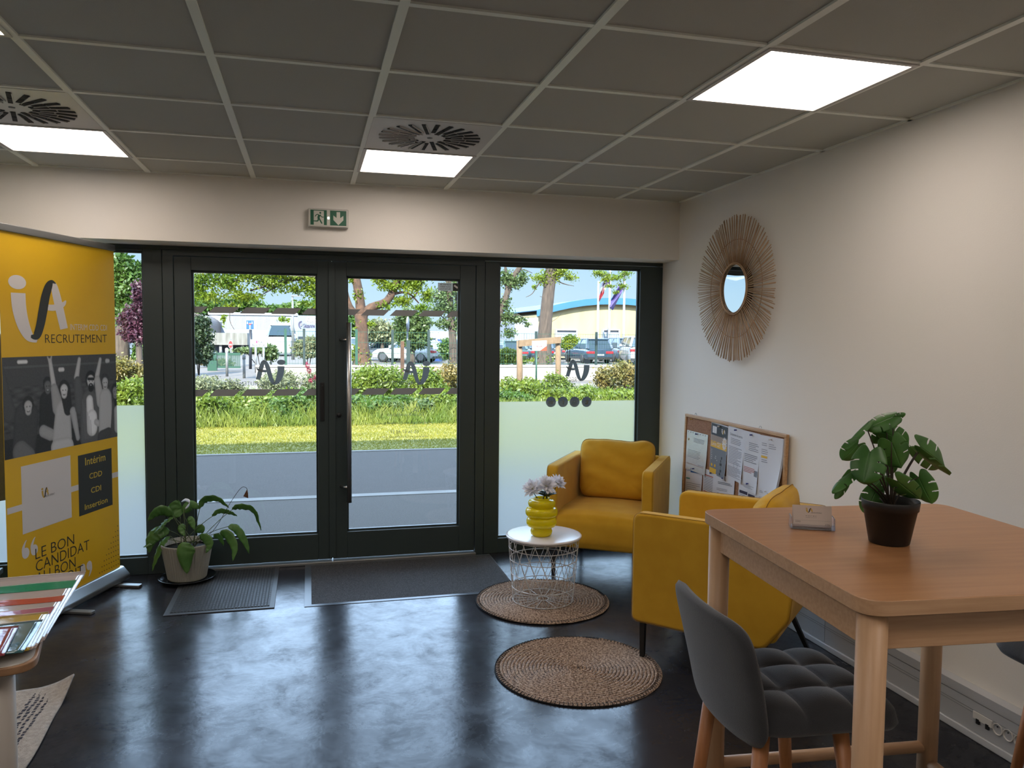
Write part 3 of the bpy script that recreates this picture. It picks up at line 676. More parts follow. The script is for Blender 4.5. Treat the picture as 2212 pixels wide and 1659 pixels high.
# ------------------------------------------------------------------ monstera in a black pot
PX, PY, PZ = 1.413, 1.645, 1.0505
e = thing('potted_monstera', 'small monstera in a black plastic pot on the high table', 'plant', (PX, PY, PZ))
MB().lathe([(0, 0), (.0455, 0), (.0475, .002), (.0625, .085), (.0655, .086), (.0680, .108), (.0665, .110), (.0650, .108), (.0625, .088), (.0, .088)], 48).build('pot', M_black, e)
MB().lathe([(0, .090), (.0622, .088)], 32).build('soil', mat('potting_soil', (26, 20, 16), .95, bump=(80, 1)), e)
M_mon = leafmat('monstera_leaf', (86, 136, 66), (64, 112, 50), 14, .22, .38); M_monst = mat('monstera_stem', (52, 42, 30), .5)
def monstera(base, tip, width, roll, seed, mbs):
    """heart shaped blade with side cuts; base, tip local points"""
    rr = random.Random(seed); base = Vector(base); tip = Vector(tip); ax = tip-base; L = ax.length; t = ax.normalized()
    view = Vector((-PX, -PY, H-PZ-.15)).normalized(); nn = (view-t*view.dot(t)).normalized(); s_ = t.cross(nn)
    q = Matrix.Rotation(roll, 3, t); nn = q @ nn; s_ = q @ s_; mb = MB()
    cuts = [(.30+rr.uniform(-.04, .04), .48), (.56+rr.uniform(-.05, .05), .52)]
    for sd in (-1, 1):
        rows = 72; cols = 10; v = []; f = []; sh = rr.uniform(-.04, .04)
        for i in range(rows+1):
            u = i/rows; hw = (.36+.16*math.sin(PI/2*u/.35)) if u < .35 else .52*max(0, 1-((u-.35)/.65)**1.9)**.62
            for k in range(cols+1):
                a = k/cols; yb = u-.24*(1-u)**3*math.sin(PI*a*.78)+.14*a*a*u*(1-u); x = a*hw*width
                v.append(base+t*(L*yb)+s_*(sd*x)-nn*(.16*width*a*a+.10*L*u*u))
        for i in range(rows):
            um = (i+.5)/rows
            for k in range(cols):
                am = (k+.5)/cols
                if any(abs(um-c_-sh) < .008+.014*am and am > d_ for c_, d_ in cuts): continue
                f.append((i*(cols+1)+k, i*(cols+1)+k+1, (i+1)*(cols+1)+k+1, (i+1)*(cols+1)+k))
        mb.add(v, f, None, None, True)
    return mb
def mp(cx, cy, dy=0.0):
    p = atY(1680+.2893*cx, 860+.2893*cy, PY+dy); return (p.x-PX, p.y-PY, p.z-PZ)
ML = [((862, 140), (668, 215), 140, .5, .0), ((655, 200), (482, 362), 110, 1.15, .02), ((815, 262), (985, 350), 150, .2, .03), ((812, 250), (712, 345), 110, -.5, .04), ((850, 330), (932, 532), 200, -.2, -.03),
      ((690, 400), (640, 622), 220, .15, -.05), ((600, 345), (484, 468), 130, -.35, .0), ((560, 560), (395, 682), 105, .9, -.02), ((540, 585), (455, 752), 90, -.8, .0), ((1065, 365), (1282, 520), 190, -.25, .0),
      ((1050, 405), (1268, 605), 110, 1.15, -.04), ((1052, 590), (1146, 796), 160, .35, -.02), ((895, 620), (1082, 782), 140, .3, -.06), ((735, 690), (656, 858), 150, -.2, .03), ((800, 470), (850, 560), 130, .5, .06), ((905, 690), (945, 768), 100, .4, .05), ((800, 580), (700, 668), 130, .6, .03), ((865, 150), (952, 118), 45, .2, .01), ((790, 350), (800, 470), 120, .8, .0)]
for i, (b_, t_, w_, ro, dy) in enumerate(ML):
    B = mp(*b_, dy); T = mp(*t_, dy-.02*((i % 3)-1)); lf = monstera(B, T, w_*.00029*1.24, ro, i, None).build('leaf', M_mon, e, solid=.0006)
    mb = MB(); Bv = Vector(B); root = Vector((.006*math.cos(i), .006*math.sin(i), .085)); mid = (Bv+root)/2+Vector((0, 0, .02))*(1 if Bv.z < .2 else 0)+Vector((Bv.x, Bv.y, 0))*-.18
    pts = [(1-t)**2*root+2*t*(1-t)*mid+t*t*Bv for t in [k/8 for k in range(9)]]; mb.tube(pts, [.0024-.0010*k/8 for k in range(9)], 6); mb.build('stem', M_monst, e)

# ------------------------------------------------------------------ business card holder
hc = (atZ(1713, 1140, ZT)+atZ(1804, 1146, ZT))/2
M_acr = mat('clear_acrylic', (235, 235, 240), .08, trans=.9, ior=1.45)
hr = math.radians(-27)
e = thing('card_holder', 'clear acrylic business card holder on the high table', 'card holder', (hc.x, hc.y+.01, ZT+.0005), hr); e.scale = (1.08,)*3
mb = MB(); mb.box(-.052, .052, -.018, .026, 0, .003); mb.box(-.052, .052, -.020, -.017, 0, .012); mb.box(-.052, -.0495, -.018, .022, .002, .030); mb.box(.0495, .052, -.018, .022, .002, .030); mb.box(-.040, .040, .018, .0205, .002, .050)
mb.build('holder_body', M_acr, e, bevel=.0008)
e = thing('business_cards', 'stack of white business cards standing in the clear holder', 'cards', (hc.x, hc.y+.01, ZT+.0038), hr); e.scale = (1.08,)*3
Rc = Matrix.Rotation(math.radians(-14), 4, 'X'); M_card = mat('card_stock', (206, 192, 182), .6)
mb = MB()
for i in range(12): mb.box(-.0455+.0002*(i % 3), .0455+.0002*(i % 2), -.012+i*.0016, -.012+i*.0016+.0013, 0, .052+.0003*(i % 3), M_card, Rc)
cf = lambda x, z, l=0: Rc @ Vector((x, -.0122-l*.1, z))
M_gold = mat('gold_print', (196, 158, 60), .5)
logo(mb, cf, -.016, .034, .017, .012, M_gold, M_ink, order=.0005)
mb.box(-.004, .022, -.0122, -.012, .0335, .0340, M_ink, Rc)
put_text(mb, 'RECRUTEMENT', cf, -.002, .0345, .022, .0365, M_ink, -.01); put_text(mb, '05 56 67 48 57', cf, -.016, .0255, .010, .0275, M_ink); put_text(mb, 'artigues@ia-recrutement.com', cf, -.016, .0215, .010, .0235, M_ink)
mb.box(-.042, .042, -.0122, -.012, .0150, .0153, MATS['seam'], Rc)
put_text(mb, 'CDI', cf, .030, .004, .040, .008, M_ink); put_text(mb, 'CDD', cf, -.040, .010, -.028, .0135, M_ink)
mb.build('card_stack', M_card, e)

# ------------------------------------------------------------------ sunburst mirror
M_rat = mat('rattan_stick', (198, 166, 130), .6, var=(12, (170, 136, 102)))
e = thing('sunburst_mirror', 'round rattan sunburst mirror on the right wall', 'mirror', (XR, 4.335, 1.868))
Rm = Matrix.Rotation(-PI/2, 4, 'Y')
mb = MB(); rr = random.Random(5)
for k in range(176):
    a = 2*PI*k/176+rr.uniform(-.012, .012); L = .445+rr.uniform(-.006, .006); h0 = .030 if k % 2 else .036; r0 = .148
    mb.tube([(r0*math.cos(a), r0*math.sin(a), h0), (L*math.cos(a+rr.uniform(-.008, .008)), L*math.sin(a), h0+.006+rr.uniform(-.004, .004))], .0027, 5, M=Rm)
mb.build('rattan_rays', M_rat, e)
mb = MB()
for r, z in ((.300, .029), (.158, .041), (.150, .044)): mb.tube([(r*math.cos(2*PI*k/72), r*math.sin(2*PI*k/72), z) for k in range(72)], .0035 if r < .2 else .0022, 6, closed=True, M=Rm)
mb.build('hoop', M_rat, e)
MB().lathe([(0, .0), (.16, .0), (.16, .030), (0, .030)], 56, M=Rm).build('backing_disc', mat('backing_board', (90, 72, 54), .8), e)
MB().lathe([(0, .033), (.148, .033), (.148, .0335), (0, .0345)], 64, M=Rm, smooth=False).build('mirror_glass', mat('mirror_silver', (236, 242, 246), .0, metal=1.0), e)

# ------------------------------------------------------------------ roll-up banner
BD = (.334, .943); KB = 1.035; BO = ((-1.11-.88*.334)*KB, (5.14-.88*.943)*KB)
M_bany = mat('banner_yellow', (226, 182, 22), .5, var=(2, (220, 174, 16))); M_bang = mat('banner_charcoal', (48, 50, 46), .55)
e = thing('rollup_banner', 'yellow recruitment roll-up banner standing left of the windows', 'banner', (BO[0], BO[1], 0), math.atan2(BD[1], BD[0]))
S0, S1, Z0, Z1 = -.07*KB, .855*KB, .085, 2.072
def bf(s_, z, l=0): return (s_, -.001-l-.012*math.sin((s_-S0)/(S1-S0)*PI)*0, z)
def bp(px, py): return onplane(px, py, BO, BD)
mb = MB(); mb.box(S0, S1, -.001, .001, Z0, Z1, M_bany)
def bt(s_, x0, y0, x1, y1, m, off=0.0, slant=True):
    # text box by its left-bottom and right-top photo corners
    a = bp(x0, y0); b = bp(x1, y1); put_text(mb, s_, lambda x, z: bf(x, z, .0012), a[0], a[1], b[0], b[1], m, off)
mb.build('printed_sheet', M_bany, e)
mb = MB(); a = bp(20, 742); b = bp(143, 606)
logo(mb, lambda x, z, l=0: bf(x, z, .0008+l), a[0], a[1], b[0]-a[0], b[1]-a[1], M_white, M_bang, order=.0003)
mb.build('logo', M_white, e)
mb = MB()
bt('RECRUTEMENT', 97, 741, 230, 723, M_ink, -.012); bt('INTERIM CDD CDI', 151, 713, 230, 702, M_white, -.005)
mb.build('logo_lettering', M_ink, e)
mb = MB(); qd = [bp(*q) for q in ((50, 1152), (156, 1119), (150, 986), (43, 1006))]
x0 = (qd[0][0]+qd[3][0])/2; x1 = (qd[1][0]+qd[2][0])/2; z0 = (qd[0][1]+qd[1][1])/2; z1 = (qd[2][1]+qd[3][1])/2
for (a_, b_) in (((15, 1108), (52, 1092)), ((150, 1056), (172, 1054)), ((240, 1028), (262, 1022))):
    p = bp(*a_); q = bp(*b_); zz = (p[1]+q[1])/2
    poly(mb, [(max(p[0], S0), zz-.016), (min(q[0], S1), zz-.016), (min(q[0], S1), zz+.016), (max(p[0], S0), zz+.016)], lambda x, z: bf(x, z, .0004), M_white)
poly(mb, [(x0, z0), (x1, z0), (x1, z1), (x0, z1)], lambda x, z: bf(x, z, .0006), M_white)
cx, cz = (x0+x1)/2, (z0+z1)/2
logo(mb, lambda x, z, l=0: bf(x, z, .0010+l), cx-.05, cz-.02, .058, .056, M_gold, M_ink, order=.0003); put_text(mb, 'RECRUTEMENT', lambda x, z: bf(x, z, .0012), cx-.018, cz-.018, cx+.055, cz-.008, M_ink)
mb.build('white_card', M_white, e)
mb = MB(); qd = [bp(*q) for q in ((172, 1112), (244, 1093), (239, 970), (166, 983))]
x0 = (qd[0][0]+qd[3][0])/2; x1 = (qd[1][0]+qd[2][0])/2; z0 = (qd[0][1]+qd[1][1])/2; z1 = (qd[2][1]+qd[3][1])/2
poly(mb, [(x0, z0), (x1, z0), (x1, z1), (x0, z1)], lambda x, z: bf(x, z, .0006), M_bang); hh = z1-z0; ww = x1-x0; M_yt = mat('yellow_lettering', (206, 178, 60), .6)
for i, (s_, fw, cap) in enumerate((('Intérim', .60, .15), ('CDD', .38, .11), ('CDI', .30, .11), ('Insertion', .68, .11))):
    zc = z1-hh*(.10+.245*i); put_text(mb, s_, lambda x, z: bf(x, z, .001), x0+ww*(.5-fw/2), zc-hh*.09*1.0, x0+ww*(.5+fw/2), zc-hh*.09+hh*cap*.85, M_yt, .006)
mb.build('charcoal_box', M_bang, e)
mb = MB()
za = bp(80, 1205); zb = bp(160, 1170)
z_ = lambda px, py: bp(px, py)[1]
tl = bp(76, 1205)[0]
def line(s_, xl, xr, yb, yt, px):
    a = bp(xl, yb); b = bp(xr, yt); za_ = bp(px, yb)[1]; put_text(mb, s_, lambda x, z: bf(x, z, .001), a[0], za_, b[0], za_+.058, M_ink, -.008)
line('LE BON', 76, 160, 1209, 1187, 76); line('CANDIDAT', 77, 193, 1236, 1210, 77); line('AU BON', 77, 163, 1263, 1240, 77); line('ENDROIT', 77, 180, 1289, 1264, 77)
mb.build('slogan', M_ink, e)
mb = MB()
def quote(cx, cy, s_, flip):
    q = -1 if flip else 1
    for k in (0, 1):
        ox = cx+k*s_*.95; ellipse(mb, ox, cy, s_*.40, s_*.42, lambda x, z: bf(x, z, .0008), M_white, 20)
        stroke(mb, [(ox-q*s_*.22, cy, s_*.35), (ox-q*s_*.25, cy+q*s_*.42, s_*.30), (ox-q*s_*.02, cy+q*s_*.85, s_*.14), (ox+q*s_*.14, cy+q*s_*.98, s_*.05)], lambda x, z: bf(x, z, .0009), M_white)
p = bp(55, 1195); quote(p[0], p[1], .068, False); mb.build('opening_quote', M_white, e); mb = MB(); p = bp(178, 1228); quote(p[0], p[1], .064, True); mb.build('closing_quote', M_white, e); mb = MB()
for i in range(9):
    for j in range(9-i): x = S1-.018-.024*j; z = .12+.030*i; ellipse(mb, x, z, .0038, .0038, lambda a_, b_: bf(a_, b_, .0008), M_ink, 8)
mb.build('dot_pattern', M_ink, e)
# black and white photograph of cheering colleagues, painted on a fine grid
NX, NZ = 230, 130; pz0 = (bp(10, 988)[1]+bp(253, 948)[1])/2; pz1 = (bp(0, 768)[1]+bp(245, 768)[1])/2
# picture frame: u 0..1 from x=0..790, v 0..1 (down) from 930..1600 in the photo's crop
g = np.full((NZ+1, NX+1), .14); uu, vv = np.meshgrid(np.linspace(0, 1, NX+1), np.linspace(0, 1, NZ+1)); asp = (pz1-pz0)/(S1-S0)
g += .05*np.sin(vv*70)*np.sin(uu*45+np.floor(vv*11)*2)*(vv > .3)*(vv < .75); g -= .08*(vv > .8); g += .06*(np.abs(vv-.10-.12*uu*0) < .012)
X_, Y_ = uu, vv*asp
def cap(x0, y0, x1, y1, r0, r1, c, soft=.006):
    global g
    y0 *= asp; y1 *= asp; dx, dy = x1-x0, y1-y0; t = np.clip(((X_-x0)*dx+(Y_-y0)*dy)/(dx*dx+dy*dy+1e-9), 0, 1)
    d = np.hypot(X_-x0-t*dx, Y_-y0-t*dy)-(r0+(r1-r0)*t); a = np.clip(.5-d/soft, 0, 1); sh = 1+.25*np.clip(-d/(.02), 0, 1)
    g = g*(1-a)+c*sh*a
def head(x, y, r, skin, hair, lon=False, beard=False):
    if lon: cap(x+.01, y, x+.03, y+.22, r*1.15, r*.9, hair)
    cap(x, y-.025, x, y-.01, r*1.12, r*1.1, hair); cap(x, y, x, y+.05, r*.82, r*.62, skin)
    if beard: cap(x, y+.075, x, y+.08, r*.6, r*.55, hair)
    cap(x-r*.3, y+.005, x-r*.25, y+.005, .003, .003, .05); cap(x+r*.3, y+.005, x+r*.35, y+.005, .003, .003, .05); cap(x-.006, y+.052, x+.006, y+.052, .0045, .0045, .05); cap(x-.004, y+.047, x+.004, y+.047, .0022, .0022, .9)
cap(.12, .05, .18, .05, .010, .010, .75); cap(.45, .15, .48, .15, .012, .012, .7); cap(.9, .08, .92, .08, .014, .012, .6)
# figures: far left woman, dark suit, woman in satin blouse, bearded man in check shirt, man in white shirt, woman at the right edge
cap(-.02, .1, .04, .55, .03, .05, .12); cap(.17, .62, .14, 1.0, .095, .085, .10); cap(.12, .95, .17, 1.02, .06, .06, .22); head(.185, .50, .038, .50, .06)
cap(.34, .48, .34, .98, .065, .085, .055); head(.345, .31, .034, .22, .05); cap(.30, .78, .36, .83, .035, .035, .40)
cap(.37, .05, .40, .35, .014, .022, .55); cap(.365, .06, .35, .01, .008, .004, .55); cap(.375, .05, .385, -.01, .007, .004, .55); cap(.40, .35, .43, .55, .03, .05, .40)
cap(.47, .60, .46, .88, .065, .085, .50); cap(.41, .98, .50, 1.0, .05, .06, .55); head(.485, .37, .040, .62, .06, True); cap(.56, .62, .60, .92, .028, .018, .45)
cap(.60, .25, .63, .05, .022, .014, .55); cap(.61, .30, .63, .58, .035, .05, .16)
cap(.72, .55, .72, .92, .085, .10, .17); cap(.72, .52, .73, .85, .032, .042, .72); head(.735, .30, .045, .60, .04, False, True); cap(.712, .275, .765, .28, .009, .009, .03); cap(.74, .72, .74, .84, .05, .05, .74); cap(.78, .78, .80, .80, .02, .02, .55)
for k in range(6): cap(.65+.015*k, .5+.05*k, .67+.012*k, .95, .0015, .0015, .30)
cap(.80, .25, .835, .06, .022, .013, .55); cap(.80, .3, .83, .55, .03, .04, .50)
cap(.88, .52, .88, .88, .065, .075, .52); head(.88, .33, .037, .55, .10); cap(.84, .98, .90, .98, .05, .06, .12)
cap(1.0, .62, .99, 1.0, .05, .07, .14); head(.985, .45, .035, .35, .04, True); cap(1.0, .68, 1.0, .9, .03, .03, .5)
rs = np.random.RandomState(1); g = np.clip(g*.95+rs.normal(0, .008, g.shape), .012, .9)
vs = [bf(S0+(S1-S0)*i/NX, pz1+(pz0-pz1)*j/NZ, .0006) for j in range(NZ+1) for i in range(NX+1)]
fs = [(j*(NX+1)+i, (j+1)*(NX+1)+i, (j+1)*(NX+1)+i+1, j*(NX+1)+i+1) for j in range(NZ) for i in range(NX)]
mb = MB(); mb.add(vs, fs); o = mb.build('printed_photograph', colattr_mat('photo_print', .5), e)
at = o.data.color_attributes.new('Print', 'FLOAT_COLOR', 'POINT'); gf = (g.flatten()**1.35); at.data.foreach_set('color', np.stack([gf, gf*1.03, gf*1.05, np.ones_like(gf)], 1).flatten())
mb = MB(); mb.box(S0-.004, S1+.004, -.012, .010, Z1-.012, Z1+.026); mb.build('top_rail', M_alu, e, bevel=.005)
mb = MB(); pr = rounded([(-.055, .018), (.055, .018), (.055, .05), (.012, .098), (-.012, .098), (-.055, .05)], .02); prism_yz(mb, pr, S0-.018, S1+.018); mb.build('cassette', mat('silver_cassette', (168, 174, 178), .3, metal=.85), e)
for sx in (.33, .80):
    mb = MB(); mb.prism(rounded([(sx-.022, -.185), (sx+.022, -.185), (sx+.022, .05), (sx-.022, .05)], .012), .002, .016); mb.build('foot', M_alu, e, bevel=.002)
MB().tube([(.40, .03, .09), (.40, .02, 2.07)], .008, 10).build('rear_pole', M_alu, e)

# ------------------------------------------------------------------ left table with plastic wallets
e = thing('reception_table', 'white legged table with a wooden edge holding plastic wallets, cut by the left edge', 'table', (-1.35, 2.55, 0))
M_edge = mat('oak_edge', (156, 120, 88), .5, var=(5, (140, 106, 76), (1, 14, 14)))
cx, cy = 1.35, 2.55
pl = rounded([(-2.1+cx, 2.165-cy), (-.672+cx, 2.165-cy), (-.835+cx, 2.90-cy), (-2.1+cx, 2.90-cy)], .07, 8)
mb = MB(); mb.prism(pl, .698, .719); mb.build('table_top', M_edge, e, bevel=.003)
mb = MB(); mb.prism([(x*.985, y*.985) for x, y in pl], .719, .7205); mb.build('top_laminate', mat('laminate_white', (200, 196, 190), .4), e)
M_legw = mat('white_leg_paint', (176, 170, 162), .45)
for (x, y) in ((-.792, 2.275), (-1.12, 2.80), (-2.02, 2.275), (-2.02, 2.80)): MB().tube([(x+cx, y-cy, .0135 if y > 2.5 else 0), (x+cx, y-cy, .6975)], .036, 24).build('leg', M_legw, e)
def sheetmat(n, c): return mat(n, c, .14, spec=.5, coat=.15, bump=(6, .35))
SH = [('clear_wallet', 'clear plastic wallet at the back of the pile on the left table', (172, 158, 150), (186, 1234), (96, 1384), 1.0),
      ('green_wallet', 'plastic wallet with a green band, second from the back of the pile', (28, 128, 84), (166, 1253), (90, 1388), .16),
      ('orange_wallet', 'plastic wallet with an orange red top band in the pile', (176, 74, 40), (141, 1286), (78, 1400), .14),
      ('pink_wallet', 'plastic wallet with a dusty pink top band in the pile', (160, 88, 100), (118, 1311), (70, 1404), .2),
      ('yellow_wallet', 'mustard yellow plastic wallet behind the teal one in the pile', (178, 148, 56), (106, 1322), (62, 1406), 1.0),
      ('teal_wallet', 'teal plastic wallet near the front of the pile on the left table', (60, 98, 104), (93, 1340), (50, 1411), 1.0),
      ('red_wallet', 'dark red plastic wallet lying frontmost on the pile', (132, 56, 66), (41, 1352), (9, 1417), 1.0)]
for k, (nm, lb, c, tr, br, band) in enumerate(SH):
    z = .7225+.0042*k; a = atZ(*tr, z); b = atZ(*br, z); Mc = sheetmat(nm+'_plastic', c); Mb = sheetmat('clear_wallet_plastic', (172, 158, 150))
    e = thing(nm, lb, 'document wallet', (a.x-.16, (a.y+b.y)/2, z), 0, 'plastic wallets on the left table'); ox, oy = a.x-.16, (a.y+b.y)/2
    def sf(u, v, a=a, b=b, ox=ox, oy=oy, k=k):
        xr = b.x+(a.x-b.x)*v; y = b.y+(a.y-b.y)*v+(.0 if k else 0)-(1-u)*.035; return (xr-.36*(1-u)-ox, y-oy, .0012*math.sin(u*8+k*2)*math.sin(v*6+k)+.0012)
    mb = MB(); mb.grid(sf, 16, 12, Mb if band < 1 else Mc); mb.build('sleeve', Mc, e, solid=.0014)
    if band < 1: mb = MB(); mb.grid(lambda u, v: tuple(q+(.0016 if i == 2 else 0) for i, q in enumerate(sf(u, 1-band+band*v*.96))), 16, 4, Mc); mb.build('colour_band', Mc, e)
    mb = MB(); mb.tube([tuple(q+(.001 if i == 2 else 0) for i, q in enumerate(sf(k2/10, .985))) for k2 in range(11)], .0016, 5); mb.build('zip_edge', mat('zip_plastic', (190, 182, 178), .3), e)

# ------------------------------------------------------------------ things behind the banner at the left edge
e = thing('hanging_coat', 'taupe coat hanging behind the yellow banner at the left edge', 'coat', (-1.93, 5.0, 0))
mb = MB(); rr = random.Random(2)
def coat(u, v):
    a = 2*PI*u; z = .60+1.15*v; w = (.235+.03*math.sin(v*3))*(1-max(0, v-.82)/.18*.75); d = .10*(1-max(0, v-.85)/.15*.6)
    fo = 1+.06*math.sin(a*7+v*2)*(1-v); return (w*math.cos(a)*fo, d*math.sin(a)*fo, z)
mb.grid(coat, 72, 24); mb.build('coat_cloth', mat('taupe_wool', (92, 86, 80), .9, bump=(90, .4)), e)
mb = MB(); mb.tube([(0, 0, 1.72), (0, 0, 1.80), (.02, 0, 1.83)], .004, 6); mb.build('hanger_hook', M_alu, e)
e = thing('coat_stand', 'dark coat stand hidden mostly behind the yellow banner', 'coat stand', (-1.93, 5.0, 0))
mb = MB(); mb.tube([(0, .13, .0), (0, .13, 1.86), (.0, .03, 1.86)], .014, 10); mb.lathe([(0, 0), (.17, 0), (.17, .012), (0, .02)], 32, (0, .13, 0)); mb.build('post', M_darkmetal, e)
e = thing('low_bench', 'low black bench under the coat at the left edge', 'bench', (-2.18, 4.95, 0))
mb = MB(); mb.box(-.5, .46, -.25, .10, .17, .20); mb.box(-.49, -.45, -.24, .09, 0, .17); mb.box(.41, .45, -.24, .09, 0, .17); mb.build('bench_frame', M_black, e, bevel=.004)
e = thing('blue_folder', 'glossy light blue folder lying on the low black bench', 'folder', (-1.93, 4.87, .201))
MB().box(-.16, .17, -.12, .12, 0, .028).build('folder_cover', mat('light_blue_gloss', (150, 196, 226), .2, coat=.5), e, bevel=.004)

# ------------------------------------------------------------------ peace lily
LX, LY = -.755, 5.235
e = thing('potted_peace_lily', 'peace lily in a ribbed grey-white pot beside the double door', 'plant', (LX, LY, .011))
M_pot = mat('ribbed_pot_ceramic', (150, 150, 142), .6)
def ribs(g_, z): return 1+.012*math.cos(g_*52)*(1 if .012 < z < .222 else 0)
MB().lathe([(0, .006), (.108, .006), (.114, .012)]+[(.115+.037*k/10, .016+.205*k/10) for k in range(11)]+[(.154, .232), (.152, .236), (.146, .234), (.143, .20), (0, .20)], 416, rf=ribs).build('pot', M_pot, e)
MB().lathe([(0, 0), (.145, 0), (.168, .016), (.172, .018), (.170, .021), (.165, .019), (.140, .005), (0, .005)], 56).build('saucer', mat('saucer_black', (30, 34, 38), .2), e)
MB().lathe([(0, .206), (.144, .202)], 32).build('soil', MATS['potting_soil'], e)
M_lil = leafmat('lily_leaf', (96, 138, 74), (72, 116, 56), 10, .25, .3); M_lst = mat('lily_stem', (70, 84, 46), .5); M_dry = mat('dry_leaf', (92, 60, 38), .8)
def lp(cx, cy, dy=0.0):
    p = atY(300+.229*cx, 1000+.229*cy, LY+dy); return Vector((p.x-LX, p.y-LY, p.z-.011))
def bez(P, n):
    out = []
    for i in range(len(P)-1):
        p0, p1, p2, p3 = [P[min(max(i+k, 0), len(P)-1)] for k in (-1, 0, 1, 2)]
        for j in range(n): t = j/n; out.append(.5*(2*p1+(p2-p0)*t+(2*p0-5*p1+4*p2-p3)*t*t+(3*p1-p0-3*p2+p3)*t**3))
    out.append(P[-1]); return out
LV = [(((325, 500), (230, 450), (150, 480), (85, 548)), 105, -.02, -.5), (((390, 505), (345, 430), (375, 350)), 150, .02, .0), (((420, 470), (490, 395), (575, 432)), 95, .03, .1), (((575, 430), (620, 352), (740, 342), (850, 425)), 85, .0, .8),
      (((690, 505), (760, 455), (860, 470), (928, 502)), 55, .03, .6), (((880, 440), (950, 415), (1080, 450), (1152, 635)), 80, -.02, .9), (((840, 600), (920, 620), (1000, 740), (1040, 855)), 80, -.02, -.2), (((760, 660), (840, 680), (900, 800), (885, 925)), 90, -.08, .4),
      (((570, 680), (640, 720), (662, 780), (630, 850)), 95, -.12, .5), (((480, 760), (440, 850), (455, 1045)), 160, -.175, .0), (((325, 510), (250, 555), (200, 610), (140, 670)), 60, -.05, .9), (((290, 640), (180, 660), (110, 740), (95, 848)), 130, -.04, .3),
      (((290, 690), (220, 760), (160, 900), (125, 1020)), 70, -.08, .7), (((200, 720), (100, 770), (40, 795)), 26, -.06, .4), (((470, 505), (500, 560), (522, 630)), 65, -.05, .2), (((440, 590), (400, 620), (430, 690)), 70, -.05, .0), (((540, 605), (580, 630), (605, 660)), 100, .02, .3), (((700, 690), (760, 700), (800, 780)), 60, -.02, .5)]
for i, (P, w_, dy, ro) in enumerate(LV):
    pts = bez([lp(x, y, dy*((.4+.6*k/(len(P)-1)) if dy > -.1 else .9+.1*k/(len(P)-1))) for k, (x, y) in enumerate(P)], 6); N = len(pts); v = []; w = w_*.000735*1.0
    for j, p in enumerate(pts):
        t = (pts[min(j+1, N-1)]-pts[max(j-1, 0)]).normalized(); view = Vector((-LX, -LY, H)).normalized(); nn = (view-t*view.dot(t)).normalized(); s_ = t.cross(nn); q = Matrix.Rotation(ro, 3, t); s_ = q @ s_; nn = q @ nn
        u = j/(N-1); hw = .5*w*max(0, math.sin(PI*u**.8))**.8*(1-.25*u)
        for k in (-1, -.5, 0, .5, 1): v.append(p+s_*hw*k-nn*(.10*hw*abs(k))+nn*.004*math.sin(j*2.0+abs(k)*3))
    mb = MB(); mb.add(v, [(j*5+k, j*5+k+1, j*5+k+6, j*5+k+5) for j in range(N-1) for k in range(4)], None, None, True); mb.build('leaf', M_lil, e, solid=.0007)
    b = pts[0]; root = Vector((.05*math.cos(i*2.4), .04*math.sin(i*2.4), .20)); mid = (root+b)/2+Vector((0, 0, .03 if b.z > .25 else .10)); st = [(1-t)**2*root+2*t*(1-t)*mid+t*t*b for t in [k/8 for k in range(9)]]
    MB().tube(st, .0022, 6).build('stem', M_lst, e)
st = bez([Vector((.02, 0, .2)), lp(700, 640), lp(860, 380), lp(960, 240), lp(1010, 232), lp(1022, 260)], 6); MB().tube(st, .0018, 6).build('stem', M_monst, e)
mb = MB(); pts = [lp(1022, 245), lp(1000, 290), lp(985, 315), lp(1032, 333), lp(1030, 290)]; mb.add(pts, [(0, 1, 2), (0, 2, 3), (0, 3, 4)]); o = mb.build('withered_spathe', M_dry, e, solid=.003)
st = bez([Vector((-.02, 0, .2)), lp(460, 600), lp(430, 500), lp(432, 430)], 6); MB().tube(st, .002, 6).build('stem', M_lst, e)
mb = MB(); pts = bez([lp(440, 432, -.01), lp(470, 400, -.02), lp(480, 365, -.02), lp(440, 348, -.01), lp(402, 366, 0)], 5); v = []
for j, p in enumerate(pts): w = .011*math.sin(PI*(.12+.86*j/(len(pts)-1)))**.7; v += [p+Vector((0, .0, w)), p+Vector((.0, -.006, 0)), p-Vector((.002, 0, w))]
mb.add(v, [(j*3+k, j*3+k+1, j*3+k+4, j*3+k+3) for j in range(len(pts)-1) for k in range(2)], None, None, True); mb.build('white_spathe', M_pet, e, solid=.001)

# ------------------------------------------------------------------ cork board leaning on the trunking
XT, ZTb, XB_, ZBb = XR-.020, 1.038, XR-.040, .1935
M_oak = mat('pine_frame', (190, 152, 112), .5, var=(6, (172, 134, 96), (14, 1, 14))); M_cork = mat('cork', (164, 122, 92), .9, var=(160, (132, 92, 66)), bump=(200, .5))
YA, YBb = 4.955, 3.755; tilt = math.atan2(XT-XB_, ZTb-ZBb); Lb = math.hypot(XT-XB_, ZTb-ZBb)
e = thing('cork_board', 'cork notice board with a pale wooden frame leaning against the right wall', 'notice board', (XB_, YA, ZBb))
ex_ = Vector((0, -1, 0)); ez_ = Vector((XT-XB_, 0, ZTb-ZBb)).normalized(); en_ = ez_.cross(ex_)*1.0
if en_.x > 0: en_ = -en_
def bl(a, b, l=0): return ex_*a+ez_*b+en_*l
def bbox(mb, a0, a1, b0, b1, l0, l1, m=None):
    v = [bl(a, b, l) for l in (l0, l1) for b in (b0, b1) for a in (a0, a1)]; mb.add(v, [(0, 2, 3, 1), (4, 5, 7, 6), (0, 1, 5, 4), (2, 6, 7, 3), (0, 4, 6, 2), (1, 3, 7, 5)], m)
